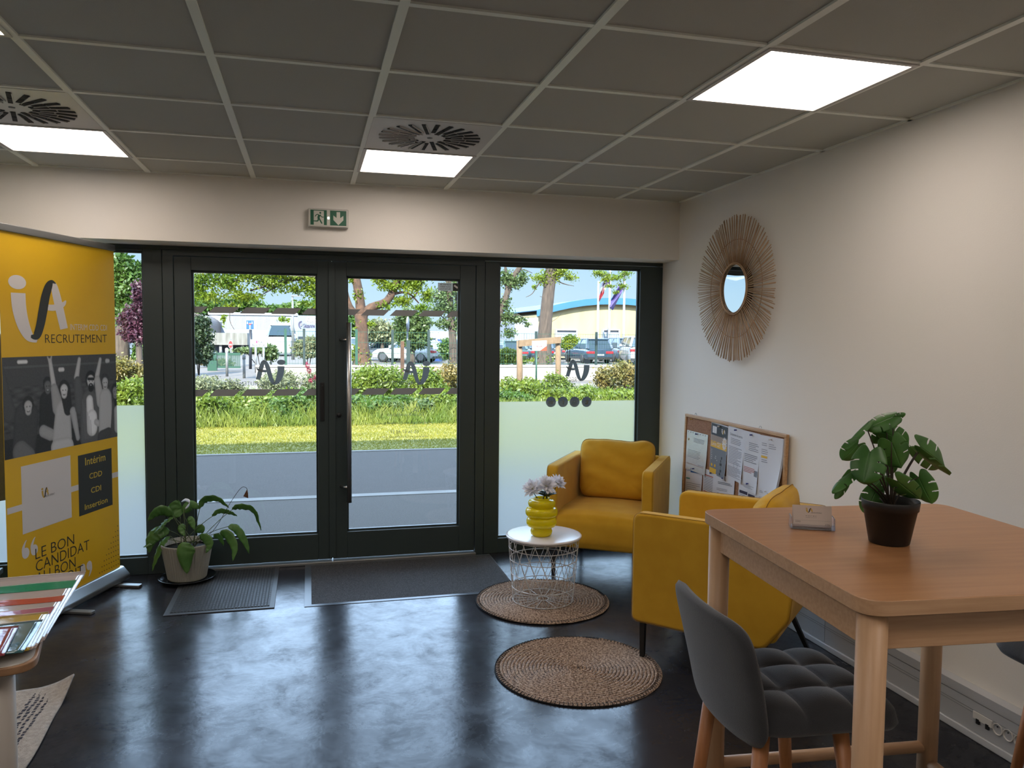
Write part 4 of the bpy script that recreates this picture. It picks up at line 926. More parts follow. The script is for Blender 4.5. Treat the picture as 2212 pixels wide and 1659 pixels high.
mb = MB(); bbox(mb, .012, 1.188, .012, Lb-.012, -.006, .002); mb.build('cork_panel', M_cork, e)
mb = MB()
for q in ((0, 1.2, 0, .02), (0, 1.2, Lb-.02, Lb), (0, .02, .02, Lb-.02), (1.18, 1.2, .02, Lb-.02)): bbox(mb, *q, -.010, .010)
mb.build('frame', M_oak, e, bevel=.003)
for a_ in (.13, .92):
    mb = MB(); mb.tube([bl(a_+.012*math.cos(t), Lb+.004+.012*math.sin(t), -.004) for t in [PI*k/8 for k in range(9)]], .0014, 5); mb.build('hanging_loop', M_alu, e)
def bpx(cx, cy):
    r = ray(1440+.1899*cx, 860+.1899*cy); o = Vector((XB_, YA, ZBb)); cam_ = Vector((0, 0, H)); t = (o-cam_).dot(en_)/r.dot(en_); p = cam_+r*t-o
    return p.dot(ex_), p.dot(ez_)
M_paper = mat('white_paper', (206, 206, 210), .7); M_txt = mat('grey_text', (120, 120, 128), .8); M_sleeve = mat('plastic_sleeve', (204, 210, 212), .15, spec=.8, coat=.8, bump=(9, 1.0))
M_pinb = mat('blue_pin', (40, 50, 120), .3); M_pinw = mat('clear_pin', (220, 220, 225), .1)
def paper(nm, lb, cr, hgt, m, content, curl=.012, pin=M_pinb, lift=.004, n=1, pinat=.5):
    q = [bpx(*c) for c in cr]; a0 = (q[0][0]+q[1][0])/2; w = (q[1][0]-q[0][0]); A, B = q[0], q[1]; bh = hgt
    t = thing(nm, lb, 'paper', tuple(Vector((XB_, YA, ZBb))+bl(A[0], A[1]-hgt, lift)), 0, 'papers pinned to the cork board')
    dB = (B[1]-A[1]); D_ = (q[2][0]-q[0][0]) if len(q) > 2 else 0
    def pf(x, y, l=0):
        # x 0..1 left to right, y 0..1 bottom to top
        a = w*x+D_*(1-y)*0; b = hgt*y+dB*x; c = curl*(1-y)**2*(x**2)+.0015*math.sin(x*5+1)
        return bl(a, b, c+l+.001)
    mb = MB()
    for k in range(n): mb.grid(lambda u, v, k=k: Vector(pf(u, v))+en_*(-.0012*k+.0)+ex_*.004*k, 10, 12, m)
    o = mb.build('sheet', m, t)
    mb = MB(); content(mb, pf, t)
    if mb.v: mb.build('printing', M_txt, t)
    mb = MB(); c = Vector(pf(pinat, .955, .001)); mb.tube([c, c+en_*.012], [.0045, .0035], 8); mb.tube([c+en_*.012, c+en_*.014], .0055, 8); mb.build('pin', pin, t)
    return t
def lines(spec, seed=1):
    def fn(mb, pf, t):
        rr = random.Random(seed)
        for (x0, x1, y0, y1, dy, th, m) in spec:
            y = y0
            while y > y1:
                xe = x1-(x1-x0)*rr.choice((0, 0, .05, .3, .12))
                mb.add([pf(x0, y, .0012), pf(xe, y, .0012), pf(xe, y-th, .0012), pf(x0, y-th, .0012)], [(0, 1, 2, 3)], m); y -= dy
    return fn
def rect(mb, pf, x0, x1, y0, y1, m, l=.0012): mb.grid(lambda u, v: pf(x0+(x1-x0)*u, y0+(y1-y0)*v, l), 5, 4, m)
def ptxt(mb, pf, s_, x0, y0, x1, y1, m, l=.0018): put_text(mb, s_, lambda x, z: pf(x, z, l), x0, y0, x1, y1, m)
M_blu = mat('print_blue', (52, 96, 150), .6); M_redp = mat('print_red', (170, 84, 66), .6); M_navy = mat('print_navy', (44, 38, 62), .6); M_yelp = mat('print_yellow', (216, 170, 40), .6); M_gry = mat('print_grey', (112, 116, 122), .6); M_dk = mat('print_dark', (48, 50, 54), .6)
def c1(mb, pf, t):
    lines([(.35, .85, .84, .74, .03, .010, M_txt), (.08, .7, .52, .32, .035, .010, M_txt), (.6, .9, .2, .14, .03, .01, M_txt), (.05, .9, .17, .165, .03, .006, M_redp)], 2)(mb, pf, t)
    for k in range(8): rect(mb, pf, .06+k*.115, .10+k*.115, .958, .972, M_dk)
    logo(mb, lambda x, z, l=0: pf(x, z, .0015+l), .06, .74, .10, .07, M_gold, M_ink, order=.0002)
paper('plastic_sleeve', 'clear punched plastic sleeve pinned at the far left of the cork board', ((243, 360), (478, 420)), .270, M_sleeve, c1, .012)
def c2(mb, pf, t):
    rect(mb, pf, .02, .98, .76, .98, M_dk); rect(mb, pf, .10, .34, .80, .93, M_white); logo(mb, lambda x, z, l=0: pf(x, z, .0022+l), .62, .82, .22, .10, M_white, M_gold, order=.0002)
    rect(mb, pf, .02, .98, .63, .76, mat('print_beige', (150, 132, 118), .6)); rect(mb, pf, .02, .98, .53, .65, M_yelp); rect(mb, pf, .02, .98, .02, .53, M_gry); rect(mb, pf, .02, .42, .03, .13, M_yelp, .0016)
    ptxt(mb, pf, 'Livret CET', .08, .56, .62, .64, M_white); st = [(.83+.15*(1 if k % 2 else .74)*math.cos(2*PI*k/28), .66+.13*(1 if k % 2 else .74)*math.sin(2*PI*k/28)) for k in range(28)]
    mb.add([pf(x, y, .002) for x, y in st], [tuple(range(28))], M_white); ptxt(mb, pf, '10%', .74, .67, .92, .73, M_yelp, .0026); ptxt(mb, pf, 'net', .76, .60, .90, .65, M_yelp, .0026)
    lines([(.08, .5, .48, .30, .035, .010, M_white)], 4)(mb, pf, t)
    for x in (.14, .34): ellipse(mb, x, .19, .05, .03, lambda a, b: pf(a, b, .002), M_yelp, 12)
    for k in range(6): rect(mb, pf, .62+.03*(k % 3), .70+.05*(k % 2), .05+.06*k, .10+.06*k, M_dk, .0016)
paper('yellow_flyer', 'yellow and grey printed flyer with a white starburst on the cork board', ((522, 265), (712, 325)), .34, M_paper, c2, .016, M_pinw)
def c3(mb, pf, t):
    lines([(.2, .85, .78, .66, .03, .009, M_txt), (.1, .9, .62, .30, .028, .008, M_txt), (.08, .95, .24, .06, .022, .007, M_txt)], 5)(mb, pf, t); ptxt(mb, pf, 'Déclaration de service', .15, .83, .9, .88, M_gry)
    mb.tube([pf(.55+.12*math.cos(2*PI*k/24), .29+.055*math.sin(2*PI*k/24), .0015) for k in range(24)], .0006, 4, M_gry, closed=True)
paper('certificate_sheet', 'white sheet with a round stamp pinned right of the yellow flyer', ((715, 308), (897, 366)), .325, M_paper, c3)
def c4(mb, pf, t): lines([(.35, .95, .82, .68, .03, .008, M_txt), (.1, .9, .62, .48, .03, .010, M_txt), (.1, .8, .40, .30, .025, .010, M_redp), (.15, .8, .10, .05, .02, .006, M_txt)], 6)(mb, pf, t); rect(mb, pf, .75, .97, .28, .38, M_gry)
paper('letter_sheet', 'white typed sheet pinned between the stamped sheet and the curling stack', ((893, 365), (1075, 412)), .355, M_paper, c4)
def c5(mb, pf, t): lines([(.12, .34, .88, .82, .03, .008, M_txt), (.42, .72, .88, .80, .03, .008, M_txt), (.12, .40, .78, .70, .03, .008, M_txt), (.14, .40, .62, .56, .03, .010, M_txt), (.12, .3, .12, .08, .02, .007, M_txt), (.5, .8, .12, .05, .02, .007, M_txt)], 7)(mb, pf, t); rect(mb, pf, .12, .38, .645, .68, M_yelp)
paper('curling_papers', 'stack of white sheets with a curling corner at the right of the cork board', ((1070, 415), (1338, 466)), .365, M_paper, c5, .055, M_pinw, n=4)
def c6(mb, pf, t): rect(mb, pf, .30, .95, .86, .96, M_blu); ptxt(mb, pf, 'Kyriel', .04, .87, .26, .93, M_blu); rect(mb, pf, .04, .28, .70, .73, mat('print_teal', (64, 128, 128), .6)); lines([(.04, .95, .62, .1, .045, .009, M_txt)], 8)(mb, pf, t); rect(mb, pf, .04, .95, .06, .08, MATS['print_teal'])
paper('price_list', 'white sheet with a blue heading box at the lower left of the cork board', ((232, 765), (416, 795)), .30, M_paper, c6)
def c7(mb, pf, t): lines([(.05, .95, .84, .55, .035, .010, M_gry), (.05, .95, .48, .1, .035, .010, M_gry)], 9)(mb, pf, t); rect(mb, pf, .05, .95, .86, .88, M_redp); rect(mb, pf, .05, .95, .50, .52, M_redp)
paper('red_lined_notice', 'notice with two red lines tucked under another sheet on the cork board', ((432, 795), (615, 862)), .30, M_paper, c7)
def c8(mb, pf, t): lines([(.25, .9, .86, .80, .03, .014, M_gry), (.2, .9, .72, .68, .03, .008, M_txt), (.25, .85, .62, .1, .05, .010, M_dk)], 10)(mb, pf, t)
paper('typed_notice', 'typed white sheet overlapping the red lined notice on the cork board', ((545, 860), (788, 910)), .30, M_paper, c8, lift=.007)
def c9(mb, pf, t):
    rect(mb, pf, .06, .48, .72, .78, M_navy); rect(mb, pf, .52, .95, .70, .76, M_navy); rect(mb, pf, .06, .30, .30, .34, M_navy); lines([(.06, .48, .70, .38, .03, .010, M_txt), (.56, .64, .68, .30, .03, .016, M_gry), (.72, .80, .68, .30, .03, .012, M_txt), (.84, .95, .68, .30, .03, .012, M_txt)], 11)(mb, pf, t)
    poly(mb, [(.40, .90), (.60, .90), (.50, .96)], lambda x, z: pf(x, z, .0016), M_yelp)
paper('timetable_sheet', 'sheet with dark purple table headings at the bottom of the cork board', ((835, 912), (1047, 984)), .30, M_paper, c9)
def c10(mb, pf, t):
    ptxt(mb, pf, 'INFORMATIONS', .45, .70, .85, .74, M_dk); ptxt(mb, pf, 'CONGÉS ET ABSENCES', .30, .64, .90, .68, M_dk)
    mb.tube([pf(*q) for q in ((.2, .58, .001), (.95, .58, .001), (.95, .80, .001), (.2, .80, .001))], .0007, 4, M_gry, closed=True)
paper('boxed_notice', 'white notice with a framed two line title at the lower right of the cork board', ((1022, 1010), (1290, 1062)), .25, M_paper, c10, .01, M_pinw, lift=.006)
e = thing('brass_pins', 'pair of brass push pins in the bare top left cork', 'pins', tuple(Vector((XB_, YA, ZBb))))
for cx in (283, 298): a_, b_ = bpx(cx, 242); mb = MB(); mb.tube([bl(a_, b_, .002), bl(a_, b_, .010)], [.002, .004], 8); mb.build('push_pin', mat('brass', (190, 150, 60), .3, metal=1), e)
# ================================================================== outside
G = -.10
KALB = .34
def gp(px, py, Y): return atY(px, py, Y)
def gb(px, py): return atZ(px, py, G)
M_asph = mat('asphalt_grey', (120, 108, 98), .9, var=(70, (84, 76, 70), (1, 1, 1), (.3, .7)), bump=(150, .5))
M_asph2 = mat('apron_asphalt', (126, 116, 104), .9, var=(80, (92, 84, 76), (1, 1, 1), (.3, .7)), bump=(150, .5))
M_conc = mat('pale_concrete', (196, 192, 184), .85, var=(3, (178, 174, 166)))
struct(MB().box(-30, 40, 5.47, 8.12, G-.2, G).build('apron', M_asph2))
struct(MB().box(-30, 40, 8.12, 8.26, G-.2, G+.006).build('kerb_strip', M_conc))
struct(MB().box(-30, 40, 8.26, 11.32, G-.2, G-.002).build('road', M_asph))
struct(MB().box(-30, 40, 11.32, 11.40, G-.2, G+.01).build('concrete_edging', M_conc))
def lawn_mat():
    m = mat('grassed_pavers', (176, 176, 66), .95, var=(5, (206, 200, 96), (1, 1, 1), (.35, .65)), bump=(60, 1.0)); n = m.node_tree; b = n.nodes['Principled BSDF']
    src = b.inputs['Base Color'].links[0].from_socket; tc = n.nodes.new('ShaderNodeTexCoord'); br = n.nodes.new('ShaderNodeTexBrick')
    br.inputs['Scale'].default_value = 3.2; br.inputs['Mortar Size'].default_value = .022; br.inputs['Brick Width'].default_value = .55; br.inputs['Row Height'].default_value = .30; br.offset = .5
    mp = n.nodes.new('ShaderNodeMapping'); mp.inputs['Rotation'].default_value = (0, 0, math.radians(62)); n.links.new(tc.outputs['Object'], mp.inputs[0]); n.links.new(mp.outputs[0], br.inputs['Vector'])
    nz = n.nodes.new('ShaderNodeTexNoise'); nz.inputs['Scale'].default_value = 14; n.links.new(tc.outputs['Object'], nz.inputs['Vector'])
    th = n.nodes.new('ShaderNodeMapRange'); th.inputs['From Min'].default_value = .42; th.inputs['From Max'].default_value = .62; n.links.new(nz.outputs['Fac'], th.inputs[0])
    mu = n.nodes.new('ShaderNodeMath'); mu.operation = 'MULTIPLY'; n.links.new(br.outputs['Fac'], mu.inputs[0]); n.links.new(th.outputs[0], mu.inputs[1])
    mx = n.nodes.new('ShaderNodeMix'); mx.data_type = 'RGBA'; mx.inputs[7].default_value = tuple(v*KALB for v in lin((128, 124, 118)))+(1,); n.links.new(mu.outputs[0], mx.inputs[0]); n.links.new(src, mx.inputs[6]); n.links.new(mx.outputs[2], b.inputs['Base Color'])
    return m
struct(MB().box(-30, 40, 11.40, 14.8, G-.2, G+.004).build('paver_lawn', lawn_mat()))
M_soil = mat('verge_soil', (98, 104, 52), .95, var=(2, (74, 84, 44)), bump=(20, 1)); struct(MB().box(-30, 40, 14.8, 21.2, G-.2, G+.01).build('verge', M_soil))
struct(MB().box(-40, 60, 21.2, 26.5, G-.2, G+.02).build('far_sidewalk', mat('sidewalk_pale', (186, 172, 156), .9, var=(2, (168, 156, 142)))))
struct(MB().box(-60, 90, 26.5, 140, G-.2, G-.001).build('car_park', mat('car_park_asphalt', (150, 142, 134), .9, var=(1, (134, 126, 120)))))

nr = np.random.RandomState(11)
def leaves(mb, blobs, n, size, m=None, flat=.5, shell=.55, asp=.55):
    """blobs: (centre, (rx, ry, rz)); n leaves shared by volume"""
    w = np.array([b[1][0]*b[1][2] for b in blobs]); w = w/w.sum()
    for (c, r), k in zip(blobs, w):
        q = max(6, int(n*k)); d = nr.normal(size=(q, 3)); d /= np.linalg.norm(d, axis=1)[:, None]; rad = (shell+(1-shell)*nr.rand(q))**.7*(1+.18*nr.normal(size=q))
        P = np.array(c)+d*rad[:, None]*np.array(r); a = nr.normal(size=(q, 3)); a /= np.linalg.norm(a, axis=1)[:, None]; b = np.cross(a, nr.normal(size=(q, 3))); b /= np.linalg.norm(b, axis=1)[:, None]
        s = size*(.6+.8*nr.rand(q))[:, None]; V = np.stack([P-a*s*.5, P+b*s*asp*.5, P+a*s*.5, P-b*s*asp*.5], 1).reshape(-1, 3); k0 = len(mb.v)
        mb.v += [tuple(x) for x in V.tolist()]; i = mb.mi(m); mb.f += [(k0+4*j, k0+4*j+1, k0+4*j+2, k0+4*j+3) for j in range(q)]; mb.m += [i]*q; mb.sm += [False]*q
LM = {'lime': leafmat('foliage_lime', (188, 206, 44), (128, 168, 34), .9, .5), 'green': leafmat('foliage_green', (120, 160, 60), (86, 130, 48), .8, .4), 'mid': leafmat('foliage_mid', (134, 160, 90), (98, 130, 66), .8, .35),
      'pale': leafmat('foliage_pale', (186, 190, 140), (140, 152, 96), 1.2, .35), 'dark': leafmat('foliage_dark', (78, 104, 58), (54, 82, 44), .9, .25), 'purple': leafmat('foliage_purple', (128, 70, 92), (88, 44, 62), .8, .35),
      'verge': leafmat('foliage_verge', (164, 186, 60), (116, 150, 48), 1.3, .4), 'grey': leafmat('foliage_grey', (176, 182, 138), (140, 150, 98), 1.5, .35), 'ochre': leafmat('foliage_ochre', (182, 158, 84), (128, 140, 64), 1.6, .3)}
M_bark = mat('tree_bark', (120, 104, 90), .95, var=(3, (84, 72, 62), (6, 6, 1)), bump=(12, 1.0, (6, 6, 1))); M_bark2 = mat('reddish_bark', (132, 96, 72), .95, var=(5, (92, 70, 54)), bump=(14, 1.0))
def plant(nm, lab, Y, blobs, leaf, n, size, trunk=None, branches=(), bark=None, cat='tree', group=None, shell=.55, asp=.55, ry=1.0):
    """blobs in photo measure (px, py, rpx, rpy) at depth Y + dy; trunk [(px, py, r_m)]"""
    bs = []
    for b in blobs:
        dy = b[4] if len(b) > 4 else 0; c = gp(b[0], b[1], Y+dy); s = (Y+dy)/F; bs.append((tuple(c), (b[2]*s, b[2]*s*ry, b[3]*s)))
    base = gb(trunk[0][0], trunk[0][1]) if trunk and trunk[0][2] < 0 else None
    x0 = gp(trunk[0][0], 0, Y).x if trunk else sum(b[0][0] for b in bs)/len(bs)
    e = thing(nm, lab, cat, (x0, Y, G), 0, group); o = Vector((x0, Y, G))
    mb = MB(); leaves(mb, [((c[0]-o.x, c[1]-o.y, c[2]-o.z), r) for c, r in bs], n, size, None, shell=shell, asp=asp); mb.build('foliage', LM[leaf], e)
    tm = MB(); bark = bark or M_bark
    if trunk:
        P = [gp(x, y, Y)-o for x, y, r in trunk]; P[0].z = 0; PP = bez(P, 4); RR = []; rs_ = [abs(r) for _, _, r in trunk]
        for i in range(len(PP)): u = i/4; k = min(int(u), len(rs_)-2); RR.append(rs_[k]+(rs_[k+1]-rs_[k])*(u-k))
        tm.tube(PP, RR, 12)
    for br in branches:
        P = [gp(q[0], q[1], Y+(q[3] if len(q) > 3 else 0))-o for q in br]; PP = bez(P, 3); rs_ = [q[2] for q in br]; RR = [rs_[min(int(i/3), len(rs_)-2)]*(1-(i/3-min(int(i/3), len(rs_)-2)))+rs_[min(int(i/3)+1, len(rs_)-1)]*(i/3-min(int(i/3), len(rs_)-2)) for i in range(len(PP))]
        tm.tube(PP, RR, 7)
    if not trunk and not branches:
        for k in range(5):
            c = bs[k % len(bs)][0]; x = (c[0]-o.x)*.5; tm.tube([(x*.5, 0, 0), (c[0]-o.x, c[1]-o.y, c[2]-o.z)], .02, 5)
    if tm.v: tm.build('trunk' if trunk else 'branches', bark, e)
    return e
# verge planting
def verge(lab, px, py, rx, ry_, Y, leaf, n, size, nm='low_shrub', grp='low shrubs on the verge', asp=.5):
    c = gp(px, py, Y); s = Y/F; e = tag(MB().build(nm), lab, 'shrub', grp); bpy.data.objects.remove(e)
    mb = MB(); bl_ = []; rr = random.Random(int(px*7+py))
    for k in range(9): bl_.append(((rr.uniform(-.75, .75)*rx*s, rr.uniform(-.5, .5), rr.uniform(-.35, .35)*ry_*s+c.z-G), (rx*s*.42, rx*s*.35, ry_*s*.62)))
    leaves(mb, bl_, n, size, None, shell=.25, asp=asp); t = thing(nm, lab, 'shrub', (c.x, Y, G), 0, grp); mb.build('foliage', LM[leaf], t)
    st = MB()
    for k in range(7): st.tube([(rr.uniform(-.1, .1), 0, .0), (rr.uniform(-.6, .6)*rx*s, rr.uniform(-.2, .2), (c.z-G)*.9)], .008, 4)
    st.build('stems', M_bark, t); return t
verge('grey flowering shrub at the lower left of the left door pane', 462, 838, 62, 30, 19.5, 'grey', 5200, .075)
verge('grey-white flowering shrub behind the logo in the left door pane', 640, 828, 75, 32, 19.5, 'grey', 6200, .075)
verge('yellow-green low shrub under the logo in the left door pane', 560, 872, 90, 34, 16.0, 'verge', 6500, .085)
verge('yellow-green low shrub at the left of the left door pane', 440, 876, 60, 32, 15.9, 'verge', 4200, .085)
verge('dark gapped low shrub beside the door meeting posts', 665, 874, 62, 34, 16.0, 'green', 4200, .085)
verge('tall yellow-green shrub at the left of the right door pane', 800, 832, 70, 50, 18.5, 'verge', 8000, .08)
verge('yellow-green shrub behind the logo in the right door pane', 900, 838, 60, 50, 19, 'verge', 7500, .08)
verge('reddish-tipped shrub at the right of the right door pane', 968, 818, 42, 46, 20, 'ochre', 4200, .075)
verge('dark low shrub in the lower part of the right door pane', 810, 880, 76, 32, 15.9, 'green', 5600, .085)
verge('yellow-green low shrub at the lower right of the right door pane', 945, 872, 76, 36, 16.1, 'verge', 5200, .085)
verge('yellow-green low shrub at the left of the right window', 1130, 845, 60, 34, 18.5, 'verge', 5200, .08)
verge('yellow-green shrub between the wooden posts', 1178, 838, 45, 38, 19.5, 'verge', 5000, .08)
verge('bright green low shrub behind the social badges', 1240, 862, 78, 32, 16.4, 'verge', 5200, .085)
verge('large ochre-green bush at the right of the right window', 1352, 810, 66, 44, 19.5, 'ochre', 9500, .08)
verge('bright green low shrub below the large ochre-green bush', 1350, 862, 72, 32, 16.4, 'verge', 5200, .085)
verge('orange-tipped bush seen in the narrow left window', 278, 800, 52, 34, 21, 'ochre', 5200, .075)
verge('yellow-green bush low in the narrow left window', 280, 856, 62, 38, 16.5, 'verge', 6200, .085)
verge('dark green gapped shrub in the middle of the left door pane, nearest the road', 610, 884, 56, 28, 15.7, 'green', 4800, .075)
verge('bright green shrub at the lower left of the left door pane, nearest the road', 500, 882, 56, 28, 15.8, 'verge', 4800, .075)
verge('dark green gapped shrub in the middle of the right door pane, nearest the road', 880, 884, 52, 28, 15.7, 'mid', 4800, .075)
verge('green low shrub at the lower left of the right window', 1110, 866, 60, 30, 16.4, 'green', 4800, .08)
M_val = leafmat('pink_bloom', (214, 74, 104), (190, 60, 90), 5, .3)
for k, (px, py) in enumerate(((664, 790), (668, 800), (681, 816), (671, 822), (779, 828))):
    c = gp(px, py, 18.6); t = thing('valerian', ['pink valerian flower head standing highest near the door meeting posts', 'pink valerian flower head just below the highest one', 'pink valerian flower head nearest the right edge of the left pane', 'small pink valerian flower head lowest in the left pane', 'small red flower head at the lower left of the right pane'][k], 'flower', (c.x, 18.6, G), 0, 'red and pink flower heads on the verge')
    mb = MB(); leaves(mb, [((0, 0, c.z-G), (.05, .05, .06 if k else .09))], 90, .035); mb.build('flower_head', M_val, t); MB().tube([(0, 0, 0), (0, 0, c.z-G)], .006, 5).build('stem', LM['green'], t)
# tall grass in front of the shrubs
def grass(name, lab, y0, y1, n, h, w, m, x0=-9, x1=11.5, lean=.3, xf=None):
    q = n; X = x0+(x1-x0)*nr.rand(q); Yv = y0+(y1-y0)*nr.rand(q)**1.2; keep = np.abs(X/Yv-.26) < .62; X, Yv = X[keep], Yv[keep]; q = len(X)
    a = nr.rand(q)*2*PI; hh = h*(.45+.75*nr.rand(q))*(.35+.65*np.clip((Yv-y0)/(y1-y0)*2.2, 0, 1)); lx_, ly_ = (nr.normal(size=q)*lean*hh, nr.normal(size=q)*lean*hh); dx, dy = np.cos(a)*w/2, np.sin(a)*w/2; z0 = np.full(q, G+.005)
    V = np.stack([np.stack([X-dx, Yv-dy, z0], 1), np.stack([X+dx, Yv+dy, z0], 1), np.stack([X+lx_*.4+dx*.7, Yv+ly_*.4+dy*.7, z0+hh*.6], 1), np.stack([X+lx_, Yv+ly_, z0+hh], 1), np.stack([X+lx_*.4-dx*.7, Yv+ly_*.4-dy*.7, z0+hh*.6], 1)], 1).reshape(-1, 3)
    mb = MB(); mb.v = [tuple(v) for v in V.tolist()]; mb.f = [(5*j, 5*j+1, 5*j+2, 5*j+3, 5*j+4) for j in range(q)]; mb.mi(None); mb.m = [0]*q; mb.sm = [False]*q
    o = mb.build(name, m); return tag(o, lab, 'grass', None, 'stuff')
grass('tall_grass', 'tall yellow-green wild grass along the front of the verge', 14.55, 16.0, 26000, .36, .018, leafmat('grass_tall', (190, 200, 84), (138, 168, 60), 1.4, .4))
grass('lawn_grass', 'short grass growing between the pavers beyond the road', 11.42, 14.8, 60000, .035, .014, leafmat('grass_short', (204, 198, 74), (176, 178, 60), 1.8, .35), -6, 8, .5)
grass('verge_grass', 'green wild grass around the shrubs further back on the verge', 16.0, 21.1, 34000, .36, .022, leafmat('grass_mid', (160, 188, 70), (112, 150, 54), 1.4, .4))

# trees
plant('tree', 'ivy-clad tree with a forked reddish trunk in the right door pane', 36, [(775, 640, 14, 16), (778, 700, 12, 16), (830, 660, 22, 10), (822, 600, 22, 22), (846, 618, 30, 12), (890, 612, 30, 30), (905, 590, 34, 20), (800, 700, 12, 8), (770, 765, 22, 22), (785, 770, 18, 18), (868, 650, 24, 14), (760, 600, 12, 14), (925, 640, 16, 20), (910, 665, 20, 10), (862, 596, 26, 16)], 'lime', 6500, .15,
      [(782, 792, -.50), (782, 740, .29), (781, 700, .28), (780, 678, .30)], [((780, 682, .25), (776, 640, .21), (766, 590, .20), (748, 520, .18), (742, 430, .15)), ((782, 682, .22), (802, 664, .20), (836, 650, .18), (856, 612, .17), (872, 560, .16), (905, 440, .14)), ((774, 682, .15), (756, 662, .13), (744, 620, .12), (732, 540, .10)), ((846, 636, .07), (880, 632, .05), (905, 655, .03)), ((864, 600, .08), (890, 590, .05), (912, 612, .03)), ((860, 660, .05), (895, 640, .04), (915, 605, .02))], M_bark2, shell=.1, asp=.45)
plant('tree', 'bright lime tree branches hanging across the top of the left door pane', 28, [(440, 600, 34, 16), (490, 610, 44, 26), (450, 640, 34, 16), (545, 596, 50, 18), (590, 612, 40, 22), (530, 640, 40, 14), (600, 590, 50, 14), (650, 596, 44, 18), (672, 620, 26, 30), (655, 655, 18, 8), (690, 650, 12, 34), (500, 660, 22, 6), (640, 625, 30, 10), (484, 690, 5, 16), (612, 690, 14, 6), (430, 620, 22, 24), (590, 560, 120, 20), (470, 570, 80, 18)], 'lime', 8200, .14, None, [((900, 470, .14), (800, 540, .12), (700, 592, .08), (620, 606, .05), (540, 628, .03)), ((760, 500, .1), (660, 560, .07), (560, 590, .05), (470, 620, .02)), ((640, 600, .04), (600, 618, .03), (560, 640, .012)), ((500, 650, .015), (496, 690, .012), (506, 712, .008))], M_bark, 'tree', shell=.05, asp=.42)
plant('tree', 'large dark-trunked tree with sparse lime tufts in the right window', 40, [(1190, 590, 24, 14), (1210, 586, 30, 14), (1165, 600, 22, 10), (1232, 600, 20, 10), (1180, 610, 18, 9), (1196, 600, 22, 14), (1155, 620, 8, 6), (1178, 775, 26, 14), (1168, 780, 30, 9), (1195, 560, 40, 20)], 'lime', 3000, .15,
      [(1172, 790, -.60), (1175, 745, .40), (1179, 690, .35), (1184, 640, .33), (1190, 590, .30), (1194, 520, .34), (1200, 440, .3)], [((1188, 600, .05), (1165, 612, .035), (1150, 634, .02), (1136, 642, .01)), ((1186, 615, .03), (1175, 640, .02), (1166, 640, .01)), ((1194, 600, .04), (1215, 612, .03), (1240, 618, .01)), ((1180, 700, .02), (1200, 690, .012), (1214, 676, .008))], M_bark, shell=.05, asp=.5)
plant('tree', 'lime tree tufts hanging in front of the three flags', 26, [(1330, 600, 30, 10), (1300, 592, 22, 8), (1345, 618, 16, 8), (1318, 618, 14, 5), (1352, 590, 18, 8), (1290, 588, 16, 8), (1330, 632, 10, 6), (1310, 604, 16, 8)], 'lime', 1500, .085, [(1452, 800, -.16), (1446, 680, .12), (1440, 560, .10), (1425, 500, .07)], [((1420, 520, .05), (1370, 572, .035), (1335, 598, .02), (1300, 606, .01)), ((1350, 588, .02), (1345, 620, .012), (1330, 632, .008))], M_bark, 'tree', shell=.05, asp=.42)
plant('tree', 'slender leaning dark tree at the left edge of the right window', 30, [(1092, 600, 22, 22), (1110, 610, 22, 20), (1130, 600, 14, 20), (1095, 685, 24, 22), (1120, 690, 22, 10), (1140, 700, 10, 6), (1100, 720, 18, 14), (1090, 655, 16, 20)], 'mid', 2400, .12, [(1062, 790, -.16), (1074, 700, .13), (1090, 650, .12), (1108, 600, .11), (1124, 575, .10), (1150, 520, .08)], [((1085, 665, .06), (1094, 620, .055), (1090, 560, .05)), ((1112, 590, .03), (1130, 582, .02), (1150, 590, .01)), ((1090, 690, .03), (1120, 680, .02), (1142, 702, .01))], M_bark, shell=.05)
plant('tree', 'left of two slim grey trunks at the right of the right door pane', 30, [(955, 640, 26, 26), (970, 665, 26, 20), (945, 670, 22, 14), (975, 620, 16, 26), (960, 700, 26, 16), (985, 700, 14, 26)], 'mid', 2600, .11, [(982, 790, -.20), (978, 730, .15), (974, 680, .13), (970, 620, .12), (966, 560, .11)], [((974, 670, .04), (955, 650, .02), (935, 640, .01)), ((976, 700, .03), (950, 680, .02), (936, 660, .01))], M_bark, shell=.05)
plant('tree', 'right of two slim grey trunks at the right of the right door pane', 30.6, [(992, 640, 16, 26), (1000, 700, 14, 20), (990, 610, 14, 14)], 'mid', 900, .11, [(1000, 790, -.20), (996, 720, .15), (990, 650, .13), (988, 560, .12)], (), M_bark, shell=.05)
plant('tree', 'dense oval green tree in the middle of the right door pane', 46, [(890, 715, 32, 34), (880, 695, 26, 28), (905, 700, 24, 28), (898, 735, 30, 20), (870, 725, 18, 22)], 'mid', 7000, .22, [(890, 786, -.2), (890, 720, .15)], (), M_bark, shell=.5)
plant('tree', 'pale blossoming tree behind the parked white cars', 52, [(820, 715, 26, 24), (800, 725, 22, 16), (840, 722, 22, 20)], 'pale', 4200, .24, [(826, 780, -.15), (826, 720, .1)], (), M_bark, shell=.3)
plant('tree', 'dark green tree line behind the pale warehouse, left part', 118, [(440, 665, 40, 22), (480, 668, 34, 18), (410, 660, 30, 24), (530, 655, 28, 16), (560, 670, 26, 14)], 'green', 4600, .7, [(470, 740, -.5), (470, 680, .4)], (), M_bark, group='trees on the skyline')
plant('tree', 'dark green tree line behind the pale warehouse, right part', 118, [(600, 672, 26, 12), (640, 668, 30, 14), (675, 668, 26, 14), (700, 672, 30, 16)], 'green', 3600, .7, [(650, 740, -.5), (650, 690, .4)], (), M_bark, group='trees on the skyline')
